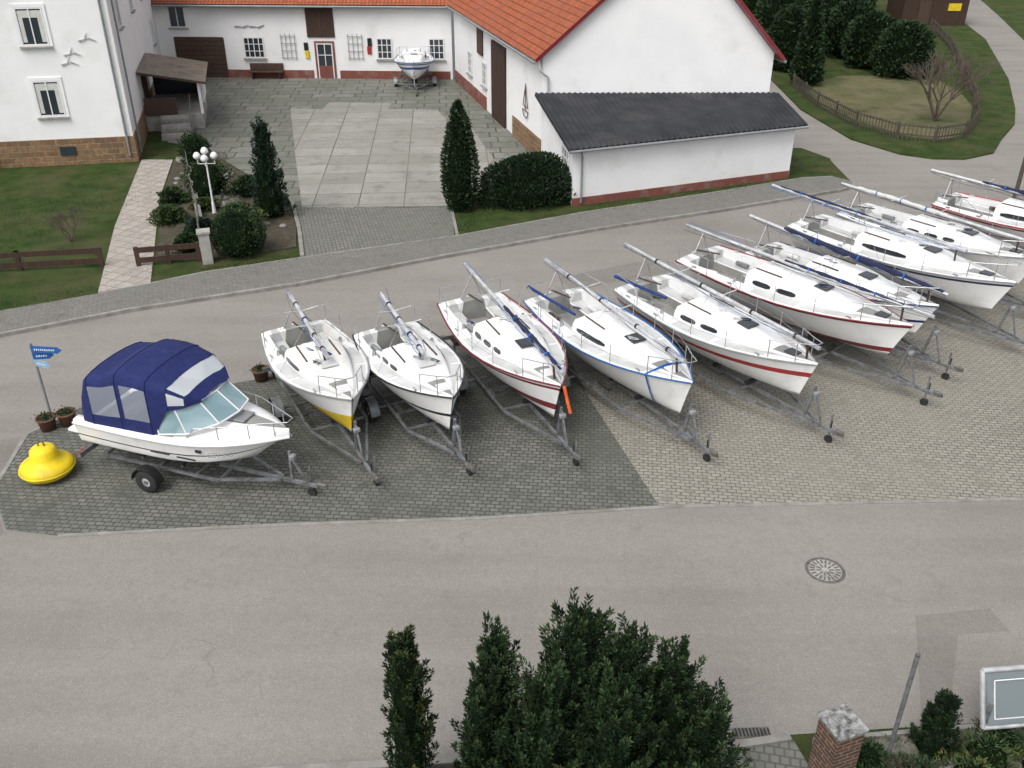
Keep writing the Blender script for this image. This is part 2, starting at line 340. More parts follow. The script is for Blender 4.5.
def plume_tree(name,x,y,h,r,npl=190,per=85,kind='cone',z0=.05,mats=('leaf_dark','leaf_mid','leaf_light'),leaf=(.016,.06),plen=(.3,.7),outw=.5,bias=0):
    o=O(name,(x,y,z0)); o.part('trunk').tube((0,0,-.1),(0,0,h*.85),.09,'bark',8,.02)
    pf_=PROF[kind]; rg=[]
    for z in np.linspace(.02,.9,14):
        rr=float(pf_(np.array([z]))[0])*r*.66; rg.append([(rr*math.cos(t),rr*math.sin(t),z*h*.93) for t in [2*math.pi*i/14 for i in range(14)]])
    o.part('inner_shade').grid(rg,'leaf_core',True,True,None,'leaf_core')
    for k in range(14):
        z=.1+.8*k/14; t=k*2.4; rr=float(pf_(np.array([z]))[0])*r*.9
        o.part('limbs').tube((0,0,z*h*.9),(rr*math.cos(t),rr*math.sin(t),z*h+.1),.025,'bark',5,.008)
    root=o.build()
    Ps=[];Ds=[];Ms=[]
    for k in range(npl):
        z=(k+.5)/npl*.97; z=z**.85; a=k*2.399+rng.random()*.5
        rr=float(pf_(np.array([z]))[0])*r*(.55+.5*rng.random())
        out=np.array([math.cos(a),math.sin(a),0]); p0=out*rr*.8; p0[2]=z*h-.15
        ax=out*outw*(1-z*.6)+np.array([0,0,1])+rng.normal(size=3)*.2; ax/=np.linalg.norm(ax)
        Ln=plen[0]+(plen[1]-plen[0])*rng.random()*(1-.35*z)
        s=rng.random(per)**.8; rad=(.26*(1-s)**.8+.012)*Ln*.75; e=rng.normal(size=(per,3)); e-= (e@ax)[:,None]*ax; e/=np.linalg.norm(e,axis=1,keepdims=True)
        q=rad*(.45+.55*rng.random(per)); Ps.append(p0+ax*(s*Ln)[:,None]+e*q[:,None]); Ds.append(ax*1.0+e*.6+rng.normal(size=(per,3))*.25)
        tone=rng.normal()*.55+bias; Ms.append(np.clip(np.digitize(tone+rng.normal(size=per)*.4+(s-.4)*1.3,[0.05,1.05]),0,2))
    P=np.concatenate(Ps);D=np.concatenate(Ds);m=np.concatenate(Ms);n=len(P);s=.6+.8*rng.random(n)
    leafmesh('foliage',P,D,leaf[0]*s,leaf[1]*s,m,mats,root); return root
for x,y,h,r,np_,bs_ in [(.85,8.5,4.35,1.0,300,-.05),(-.2,8.45,3.95,.62,180,-.1),(1.5,8.45,4.0,.85,220,-.05),(2.1,8.5,3.65,.75,200,-.1),(2.6,8.4,2.9,.7,140,-.1),(.4,8.0,3.8,.85,180,-.1),(1.25,7.9,3.7,1.0,190,-.1),(-.4,8.2,3.3,.5,100,-.2)]:
    plume_tree('conifer_tree',x,y,h,r,np_,125,'fat',bias=bs_,leaf=(.022,.066))
plume_tree('columnar_thuja_tree',-1.47,9.0,3.5,.34,200,100,'thuja',outw=.12,leaf=(.02,.065),plen=(.25,.55),mats=('leaf_dark','leaf_mid','leaf_yellow'),bias=.05)
plume_tree('dwarf_conifer',6.75,10.0,1.3,.42,100,80,'cone',plen=(.2,.35),mats=('leaf_dark','leaf_dark','leaf_mid'))
for i,(x,y,h,r) in enumerate([(5.6,9.7,.35,.3),(7.5,9.75,.4,.4),(6.2,9.35,.35,.4),(8.4,9.6,.5,.45),(7.0,9.25,.5,.4),(7.9,10.1,.3,.3),(5.5,9.2,.3,.35)]):
    bush('garden_shrub',x,y,h,r,'dome',1100,(.02,.07),('leaf_mid','leaf_light','leaf_yellow') if i%3==1 else ('leaf_dark','leaf_mid','leaf_light'),.35)
bush('cypress_tree',-2.1,36.5,4.4,.70,'cigar',9000,(.045,.13),('leaf_dark','leaf_mid','leaf_light'),.07,bias=-.25)
bush('dark_shrub',.75,37.4,2.0,2.05,'dome',9000,(.065,.13),('leaf_dark','leaf_dark','leaf_mid'),.16,sy=.55,rz=.3)
bush('round_boxwood',-9.9,31.6,1.6,.92,'ball',6500,(.045,.065),('leaf_dark','leaf_mid','leaf_light'),.03,bias=.0)
plume_tree('spruce_tree',-9.65,35.6,3.7,.8,160,60,'cone',z0=.1,mats=('leaf_dark','leaf_bluish','leaf_mid'),leaf=(.04,.11),bias=-.1)
for x,y,h,r,k,ms,b in [(-10.6,34.2,1.0,.85,'dome',('leaf_mid','leaf_light','leaf_yellow'),.0),(-12.9,38.2,1.5,.9,'ball',('leaf_dark','leaf_mid','leaf_light'),0),(-14.6,42.0,1.7,.55,'ball',('leaf_dark','leaf_mid','leaf_mid'),0),(-13.6,35.0,.6,.6,'dome',('leaf_mid','leaf_light','leaf_yellow'),-.1),(-12.0,33.6,.6,.5,'dome',('leaf_dark','leaf_bluish','leaf_mid'),0),(-11.3,38.4,.8,.6,'dome',('leaf_dark','leaf_mid','leaf_light'),0),(-14.2,37.4,.6,.5,'dome',('leaf_dark','leaf_mid','leaf_light'),.3),(-12.6,36.6,.4,.5,'dome',('leaf_mid','leaf_light','leaf_yellow'),.0),(-15.2,44.3,1.0,.5,'dome',('leaf_dark','leaf_mid','leaf_light'),0),(-10.0,37.0,.6,.5,'dome',('leaf_dark','leaf_mid','leaf_light'),0),(-11.9,31.9,.6,.4,'dome',('leaf_dark','leaf_mid','leaf_light'),0)]:
    bush('garden_shrub',x,y,h,r,k,1500,(.06,.11),ms,.3,bias=b)
bush('garden_shrub',-25.0,42.0,1.3,.9,'dome',1200,(.08,.13))
HM=('leaf_dark','leaf_mid','leaf_mid')
for x,y,h,r,k in [(24.6,74.5,4.0,1.6,'thuja'),(24.6,70.9,3.8,1.7,'thuja'),(24.9,67.2,3.5,1.7,'thuja'),(26.0,64.0,3.3,1.8,'thuja'),(18.9,61.2,5.2,1.0,'cone'),(22.5,79,4.4,1.7,'thuja'),(20.8,75,5.,1.9,'ball'),(19.3,70,5.,1.9,'ball'),(21.5,84,4.9,2.1,'ball'),(19,66,4,1.5,'ball'),(27,83,4.6,2.1,'ball'),(24,90,5,2.4,'ball'),(18.6,78,5.5,2.2,'ball'),(29,88,3.4,1.8,'dome'),(31.5,92,4.5,2.2,'ball'),(27,78.5,4.0,1.7,'thuja')]:
    bush('hedge' if k!='cone' else 'conical_thuja_tree',x,y,h,r,k,3600,(.15,.24),HM,.06,bias=-.1)
for i in range(16):
    bush('background_tree',-60+i*9+rng.random()*4,135+rng.random()*10,9+rng.random()*4,4.5,'ball',1000,(.6,.9),HM,.2)
def bare(name,x,y,h,n=7,seed=1,mat='twig',r0=.05):
    rr=random.Random(seed); o=O(name,(x,y,.08)); o.part('branches')
    def br(p,d,L,r,k):
        q=p+d*L; o.tube(p,q,r,mat,5,r*.65,False)
        if k==0: return
        for _ in range(3 if k>1 else 4):
            nd=(d+Vector((rr.uniform(-.75,.75),rr.uniform(-.75,.75),rr.uniform(-.2,.5)))).normalized(); br(q,nd,L*rr.uniform(.6,.85),r*.6,k-1)
    for i in range(n):
        t=i*6.28/n; br(Vector((0,0,0)),Vector((math.cos(t)*.5,math.sin(t)*.5,1)).normalized(),h*.32,r0,4)
    o.build()
bare('bare_shrub',23.4,51.5,4.0,6,3,r0=.07); bare('bare_shrub',-16.6,32.8,1.5,5,5,r0=.022)
bare('bare_shrub',6.0,9.4,.5,5,9,r0=.01); bare('bare_shrub',-13.2,40.3,1.6,5,11,r0=.02)
bare('bare_shrub',-11.2,35.6,1.0,5,12,r0=.015)
o=O('rockery_stones'); rr=random.Random(4)
for i in range(80):
    if i<60: t=rr.random(); x=-15.3+t*6.2+rr.uniform(-1,1); y=43-t*10.5+rr.uniform(-1,1); s=rr.uniform(.1,.28)
    else: x=rr.uniform(5.3,9); y=rr.uniform(9,10.1); s=rr.uniform(.05,.14)
    rings=[[(x+s*k*math.cos(a)*rr.uniform(.8,1.2),y+s*k*math.sin(a)*rr.uniform(.8,1.2),.1+z*s) for a in [j*1.047 for j in range(6)]] for k,z in((.9,0),(1,.4),(.6,.8),(.1,.9))]
    o.grid(rings,'stone',True,False)
o.build()
L_=[]
for a,b,w_,k in [((2.9,36.3),(13,41),.5,900),((-24,23.6),(-14,28.2),.7,900),((-2.0,33.8),(-.4,38),.6,700),((-11,30),(-7.8,31.3),.3,500),((5.0,10.1),(9,10.4),.15,260),((-22,33),(-16,38),4.5,2200)]:
    t=rng.random(k)[:,None]; L_.append(np.array(a)*(1-t)+np.array(b)*t+rng.normal(size=(k,2))*w_*np.array([.3,.5]))
P2=np.concatenate(L_); P=np.column_stack([P2,np.full(len(P2),.085)])
leafmesh('grass_tufts',P,rng.normal(size=(len(P),3))*.35+np.array([0,0,1]),np.full(len(P),.02),.04+.08*rng.random(len(P)),rng.integers(0,3,len(P)),('leaf_mid','leaf_light','leaf_yellow'))
# ------------------------------------------------------------ buildings
def W(P0,P1):
    d=Vector((P1[0]-P0[0],P1[1]-P0[1],0)); L=d.length; d/=L; n=Vector((d.y,-d.x,0)); rz=math.atan2(d.y,d.x)
    return (lambda s_,h,off=0: Vector((P0[0],P0[1],0))+d*s_+n*off+Vector((0,0,h))),rz
def window(o,fr,s_,hc,w,h,frame='plastic_white',cols=2,rows=1,sill='concrete',surround=None,glass='window_glass'):
    pt,rz=fr
    if surround:
        for sg in(-1,1): o.box(pt(s_+sg*(w/2+.07),hc,.02),(.13,.06,h+.28),surround,rz)
        for sg in(-1,1): o.box(pt(s_,hc+sg*(h/2+.07),.02),(w+.005,.06,.13),surround,rz)
    o.box(pt(s_,hc,.004),(w,.02,h),glass,rz)
    t=.07
    for sg in(-1,1):
        o.box(pt(s_+sg*(w/2-t/2),hc,.03),(t,.06,h),frame,rz); o.box(pt(s_,hc+sg*(h/2-t/2),.028),(w-2*t-.004,.05,t),frame,rz)
    for i in range(1,cols): o.box(pt(s_-w/2+w*i/cols,hc,.025),(.05,.044,h-2*t-.004),frame,rz)
    for i in range(1,rows): o.box(pt(s_,hc-h/2+h*i/rows,.022),(w-2*t-.004,.03,.04),frame,rz)
    if sill: o.box(pt(s_,hc-h/2-.05,.07),(w+.2,.18,.06),sill,rz)
hc=(-17.9,43.6); hl=(-31.7,41.1); hb=(-23.2,63.6); hbl=(-37,61.1)
o=O('white_house',(-24,50,0),world=True)
o.part('walls').prism([hl,hc,hb,hbl],1.3,9.6,'white_wall')
F=W(hl,hc); S=W(hc,hb); Lf=Vector((hc[0]-hl[0],hc[1]-hl[1])).length
o.part('stone_base').prism([F[0](0,0,.05)[:2],F[0](Lf+.05,0,.05)[:2],S[0](20,0,.05)[:2],hbl],0,1.3,'sandstone')
o.part('windows')
for s_ in (Lf-3.3,Lf-7.2,Lf-11):
    for z in(3.15,6.25):
        window(o,F,s_,z,1.15,1.6,cols=2,surround='white_wall')
        for sg in(-1,1): o.box(F[0](s_+sg*.40,z,.018),(.18,.006,1.3),'canvas_white',F[1])
        o.box(F[0](s_,z+.52,.0175),(.9,.006,.3),'canvas_white',F[1])
    o.box(F[0](s_+.3,.75,.07),(.7,.05,.4),'window_glass',F[1]); 
for s_,z in((3.0,6.4),(3.6,8.6),(14.5,6.4),(17.5,6.4),(17.5,3.4),(9,6.4)): window(o,S,s_,z,1.0,1.4)
o.part('gutter_pipe').tube(F[0](Lf-.28,.4,.1),F[0](Lf-.28,9.3,.1),.055,'grey_paint')
o.tube(S[0](.9,.3,.12),S[0](.9,9.4,.12),.05,'grey_paint')
o.part('bird_ornaments')
for s_,z in((Lf-1.9,5.0),(Lf-1.15,5.6),(Lf-2.1,4.6)):
    for a,b in(((-.35,.0),(.1,.12)),((.1,.12),(.4,-.02)),((-.1,.05),(.05,.35))): o.tube(F[0](s_+a[0],z+a[1],.04),F[0](s_+b[0],z+b[1],.04),.04,'aluminium',4,.012)
o.part('roof')
m1=((hc[0]+hl[0])/2,(hc[1]+hl[1])/2); m2=((hb[0]+hbl[0])/2,(hb[1]+hbl[1])/2)
o.plate([(hc[0]+.5,hc[1]-.5,9.2),(hb[0]+.5,hb[1]+.4,9.2),(m2[0],m2[1]+.4,13.6),(m1[0],m1[1]-.5,13.6)],.15,'roof_tiles','dark_wood')
o.plate([(hl[0]-.5,hl[1]-.5,9.2),(hbl[0]-.5,hbl[1]+.4,9.2),(m2[0],m2[1]+.4,13.6),(m1[0],m1[1]-.5,13.6)],.15,'roof_tiles','dark_wood')
o.part('gables').face([(hl[0],hl[1],9.6),(hc[0],hc[1],9.6),(m1[0],m1[1],13.4)],'white_wall')
o.part('porch')
pt=S[0]
o.plate([pt(5.4,3.2,.05),pt(11.2,3.2,.05),pt(11.2,2.55,3.35),pt(5.4,2.55,3.35)],.12,'porch_tin','brown_wood')
o.box(pt(8.5,.45,1.5),(5.4,2.9,.9),'concrete',S[1])
for s_ in(5.8,8.5,11.0): o.box(pt(s_,1.72,2.95),(.14,.14,1.7),'white_wall',S[1])
o.box(pt(10.0,1.4,2.96),(2.4,.08,1.0),'white_wall',S[1])
o.box(pt(8.0,2.0,.08),(1.4,.1,2.1),'dark_wood',S[1])
o.box(pt(11.1,1.75,1.5),(.06,2.6,1.7),'window_glass',S[1])
o.box(pt(5.75,1.35,.9),(.06,1.6,.9),'brown_wood',S[1])
for i in range(6): o.box(pt(5.5-.32*i-.2,.95/2-.08*i,1.6),(.33,1.5,.95-.16*i-.002),'stone' if i%2 else 'concrete',S[1])
o.tube(pt(3.6,1.1,2.42),pt(5.6,1.9,2.42),.03,'iron'); o.tube(pt(3.6,.1,2.42),pt(3.6,1.1,2.42),.03,'iron')
o.build()
ra=(-23.2,63.65); rb=(-3.9,62.75)
o=O('courtyard_outbuilding',(-13,66,0),world=True)
o.part('walls').prism([ra,rb,(-3.4,70),(-22.7,71)],0,4.75,'white_wall'); Fr=W(ra,rb); pt,rz=Fr; X=lambda x:(x-ra[0])/math.cos(rz)
o.part('plinth').box(pt(X(-16.05),.3,.02),(5.9,.06,.6),'plinth_paint',rz); o.box(pt(X(-7.7),.3,.02),(7.3,.06,.6),'plinth_paint',rz)
o.part('garage_door').box(pt(X(-20.5),1.35,.02),(3.3,.08,2.5),'brown_wood',rz)
for i in range(9): o.box(pt(X(-20.5),.2+i*.29,.07),(3.2,.03,.24),'brown_wood',rz)
o.part('windows')
window(o,Fr,X(-16.9),2.0,1.35,1.3,'plastic_white',4,3); window(o,Fr,X(-8.3),2.0,1.0,1.3,'plastic_white',3,3); window(o,Fr,X(-4.9),2.0,1.0,1.3,'plastic_white',3,3)
window(o,Fr,X(-21.7),3.9,1.1,1.4)
o.part('door'); window(o,Fr,X(-12.25),1.2,1.05,2.2,'plastic_white',2,3,None,'plinth_paint')
o.box(pt(X(-12.25),.5,.05),(.9,.05,.8),'plinth_paint',rz)
o.part('hay_hatch').box(pt(X(-12.4),3.7,.03),(1.8,.08,2.05),'dark_wood',rz); o.box(pt(X(-12.4),3.7,.08),(.08,.06,2.0),'brown_wood',rz)
o.part('wall_ornaments')
for x in(-14.6,-10.2):
    for k in range(4): o.tube(pt(X(x)-.45+.3*k,1.3,.08),pt(X(x)-.45+.3*k,2.9,.08),.02,'grey_paint',5)
    for k in range(4): o.tube(pt(X(x)-.5,1.4+.45*k,.085),pt(X(x)+.5,1.4+.45*k,.085),.02,'grey_paint',5)
for x,z,m in((-9.3,1.9,'red_paint'),(-9.25,2.4,'black_paint'),(-13.4,1.6,'yellow_paint'),(-13.45,2.1,'black_paint')): o.box(pt(X(x),z,.06),(.28,.08,.5),m,rz,.04)
for k in range(4): o.tube(pt(X(-18)+k*.5,3.3-.06*(k%2),.05),pt(X(-18)+k*.5+.45,3.3+.1*(k%2),.05),.05,'grey_paint',4,.02)
o.part('roof').plate([(-23.6,63.1,4.72),(-3.6,62.2,4.72),(-3,67.5,7.8),(-23,68.4,7.8)],.15,'roof_tiles','dark_wood'); o.plate([(-23,72.5,4.7),(-3,71.6,4.7),(-3,67.5,7.8),(-23,68.4,7.8)],.15,'roof_tiles','dark_wood')
o.tube((-23.6,63.02,4.6),(-3.6,62.1,4.6),.07,'grey_paint')
o.build()
o=O('garden_bench',(-16.2,63,.09)); 
for k in(-1,1): o.part('legs').box((k*.9,0,.22),(.08,.45,.42),'dark_wood')
o.part('seat').box((0,-.02,.46),(2.2,.45,.06),'brown_wood'); o.part('backrest').box((0,.2,.75),(2.2,.05,.4),'brown_wood'); o.build()
A=(1.4,43.6);B=(11.95,43.9);d=Vector((-5.1,18.8,0)); D2=(A[0]+d.x,A[1]+d.y); C2=(B[0]+d.x,B[1]+d.y); E=5.15; Rg=Vector((7.2,43.75,10.2))
o=O('white_barn',(5,50,0),world=True); o.part('walls')
o.face([(A[0],A[1],0),(B[0],B[1],0),(B[0],B[1],E),tuple(Rg),(A[0],A[1],E)],'white_wall')
o.face([(D2[0],D2[1],0),(A[0],A[1],0),(A[0],A[1],E),(D2[0],D2[1],E)],'white_wall')
o.face([(B[0],B[1],0),(C2[0],C2[1],0),(C2[0],C2[1],E),(B[0],B[1],E)],'white_wall')
o.face([(C2[0],C2[1],0),(D2[0],D2[1],0),(D2[0],D2[1],E),tuple(Rg+d),(C2[0],C2[1],E)],'white_wall')
o.part('roof'); f0=-d.normalized()*.35
for Q in(A,B):
    e=Vector((Q[0],Q[1],E+.06)); r_=Rg+Vector((0,0,.1)); e2=r_+(e-r_)*1.08
    o.plate([tuple(e2+f0),tuple(e2+d-f0),tuple(r_+d-f0),tuple(r_+f0)],.16,'roof_tiles','maroon_paint')
    o.tube(e2+f0-Vector((0,0,.14)),e2+d-Vector((0,0,.14)),.07,'grey_paint')
BS=W(D2,A); pt,rz=BS; LL=d.length
o.part('stone_base').box(pt(LL-2.55,.55,.03),(5.0,.08,1.1),'sandstone',rz)
o.box(pt(4.4,.4,.03),(8.4,.08,.8),'plinth_paint',rz)
o.part('barn_door').box(pt(LL-7.9,2.1,.04),(2.9,.1,4.2),'dark_wood',rz)
for k in range(-3,4): o.box(pt(LL-7.9+k*.41,2.1,.1),(.36,.04,4.1),'dark_wood',rz)
o.part('windows'); window(o,BS,4.5,2.0,1.0,1.3,cols=3,rows=3); window(o,BS,8.2,2.0,1.0,1.3,cols=3,rows=3)
o.box(pt(7.3,3.7,.05),(1.3,.08,1.5),'brown_wood',rz)
o.part('ship_ornament')
for a,b in(((-.5,1.6),(.5,1.6)),((-.5,1.6),(-.3,1.3)),((.5,1.6),(.3,1.3)),((-.3,1.3),(.3,1.3)),((0,1.6),(0,2.9)),((-.4,1.8),(0,2.8)),((.4,1.8),(0,2.8)),((-.4,1.8),(.4,1.8))): o.tube(pt(LL-2.6+a[0],a[1]+.3,.07),pt(LL-2.6+b[0],b[1]+.3,.07),.022,'brown_wood',5)
o.part('downpipe'); q=Vector((A[0],A[1],0)); o.path([q+Vector((-.25,-.15,4.9)),q+Vector((-.1,-.25,4.3)),q+Vector((.25,-.12,4.0)),q+Vector((.25,-.12,2.9))],.05,'aluminium',8)
o.build()
o=O('lean_to_shed',(7,41,0),world=True)
Lf_=(2.5,37.0); Rt=(12.55,41.0); Bl=(1.42,43.55); Br=(11.95,43.85)
o.part('walls'); zt=lambda p,h:(p[0],p[1],h)
o.face([zt(Lf_,0),zt(Rt,0),zt(Rt,2.42),zt(Lf_,2.5)],'white_wall'); o.face([zt(Bl,0),zt(Lf_,0),zt(Lf_,2.5),zt(Bl,3.15)],'white_wall'); o.face([zt(Rt,0),zt(Br,0),zt(Br,3.1),zt(Rt,2.42)],'white_wall')
FL=W(Lf_,Rt); SL=W(Bl,Lf_)
o.part('plinth').box(FL[0](5.4,.2,.03),(10.8,.08,.42),'plinth_paint',FL[1])
o.part('window'); window(o,SL,5.2,1.5,1.3,1.3,cols=3,rows=3)
o.part('roof')
a=Vector((*FL[0](-.35,0,.35)[:2],2.52)); b=Vector((*FL[0](11.2,0,.35)[:2],2.47)); c=Vector((12.35,43.82,3.22)); e=Vector((1.05,43.5,3.27))
N=44; r0=[];r1=[]
for i in range(N*4+1):
    t=i/(N*4); hh=.03*math.sin(i*math.pi/2)
    r0.append(a.lerp(b,t)+Vector((0,0,hh+.035))); r1.append(e.lerp(c,t)+Vector((0,0,hh+.035)))
o.grid([r0,r1],'dark_roof',False,False)
o.plate([a-Vector((0,0,.02)),b-Vector((0,0,.02)),c-Vector((0,0,.02)),e-Vector((0,0,.02))],.09,'dark_roof','dark_roof')
o.part('gutter').tube(a+Vector((0,-.07,-.05)),b+Vector((0,-.07,-.05)),.06,'grey_paint')
o.part('downpipe').path([FL[0](.15,2.42,.42),FL[0](.35,2.1,.1),FL[0](.35,.2,.1)],.045,'grey_paint',8)
o.build()
o=O('garden_shed',(37,88,0)); o.part('walls').box((0,0,1.6),(5.6,4,3.2),'dark_wood'); o.part('roof').plate([(-3.1,-2.4,3.1),(3.1,-2.4,3.1),(3.1,2.4,4),(-3.1,2.4,4)],.15,'porch_tin')
o.part('sign').box((1.6,-2.04,1.6),(1.1,.06,.6),'yellow_paint'); o.part('door').box((-1,-2.04,1.1),(1,.06,2.1),'brown_wood'); o.build()
o=O('stone_outbuilding',(31,97,0)); o.part('walls').box((0,0,2),(5,5,4),'sandstone'); o.part('roof').plate([(-3,-3,4),(3,-3,4),(3,0,6),(-3,0,6)],.15,'roof_tiles'); o.plate([(-3,3,4),(3,3,4),(3,0,6),(-3,0,6)],.15,'roof_tiles')
o.part('window').box((0,-2.53,2.2),(1,.05,1.2),'window_glass'); o.build()
def fence(name,pts,h,mat,post=.08,rails=2,step=1.6,rail=.05,pick=0):
    o=O(name,(pts[0][0],pts[0][1],0),world=True)
    for a,b in zip(pts[:-1],pts[1:]):
        a=Vector((a[0],a[1],.05));b=Vector((b[0],b[1],.05));L=(b-a).length;k=max(1,int(L/step)); rz=math.atan2((b-a).y,(b-a).x)
        for i in range(k+1):
            p=a.lerp(b,i/k); o.part('posts').box((p.x,p.y,h/2+.05),(post,post,h),mat,rz)
        m=(a+b)/2
        for i in range(rails): o.part('rails').box((m.x+.05*math.sin(rz),m.y-.05*math.cos(rz),.1+h*(i+.6)/rails),(L,.03,rail),mat,rz)
        if pick:
            for i in range(int(L/pick)):
                p=a.lerp(b,(i+.5)/int(L/pick)); o.part('pickets').box((p.x+.09*math.sin(rz),p.y-.09*math.cos(rz),h*.5+.06),(.05,.02,h*.95),mat,rz)
    o.build()
fence('garden_fence',[(17.9,60.3),(17.9,55),(18.6,50.2),(19.9,47.8),(21.6,47.0),(23.5,47.9),(25.2,50.6),(27.5,56),(29.5,62),(33.5,74),(36,84)],.9,'grey_wood',.1,2,1.8,.08,.2)
fence('wooden_garden_fence',[(-24,28.9),(-20,29.4),(-17.2,30.0),(-14.5,30.4)],.75,'dark_wood',.14,2,1.7,.2)
fence('wooden_garden_fence',[(-13.2,30.4),(-11.2,30.9)],.75,'dark_wood',.14,2,1.0,.2)
def f(o):
    o.part('pillar').box((-10.85,30.75,.65),(.36,.36,1.15),'concrete',.3); o.part('cap').box((-10.85,30.75,1.26),(.46,.46,.07),'concrete',.3)
simple('gate_pillar',f,(-10.85,30.75,0))
def f(o):
    o.part('wall').strip([(-11.2,31.3),(-12.1,34.2),(-13.6,38.3),(-15.2,42.6)],.22,.05,.42,'stone')
    pts=[(-11.2,31.3),(-11.7,32.8),(-12.2,34.4),(-13,36.4),(-13.7,38.4),(-14.5,40.6),(-15.2,42.6)]
    for p in pts: o.part('railing').tube((*p,.4),(*p,1.15),.025,'iron',6)
    o.path([(*p,1.15) for p in pts],.02,'iron'); o.path([(*p,.75) for p in pts],.014,'iron')
simple('low_garden_wall',f,(-13,36,0))
def f(o):
    o.part('post').tube((-12.1,36,.1),(-12.1,36,2.4),.045,'plastic_white',10,.03); o.tube((-12.1,36,.1),(-12.1,36,.6),.09,'plastic_white',10,.05)
    for dx,dy,z in((-.33,0,2.4),(.33,.05,2.4),(.05,-.3,2.38),(0,0,2.6)):
        o.part('arms').path([(-12.1,36,2.15),(-12.1+dx,36+dy,2.15),(-12.1+dx,36+dy,z-.1)],.018,'plastic_white')
        o.part('globes').lathe([(.001,-.15),(.08,-.12),(.14,-.05),(.15,.02),(.12,.08),(.07,.14),(.001,.16)],(-12.1+dx,36+dy,z+.06),'plastic_white',14)
simple('globe_street_lamp',f,(-12.1,36,0))
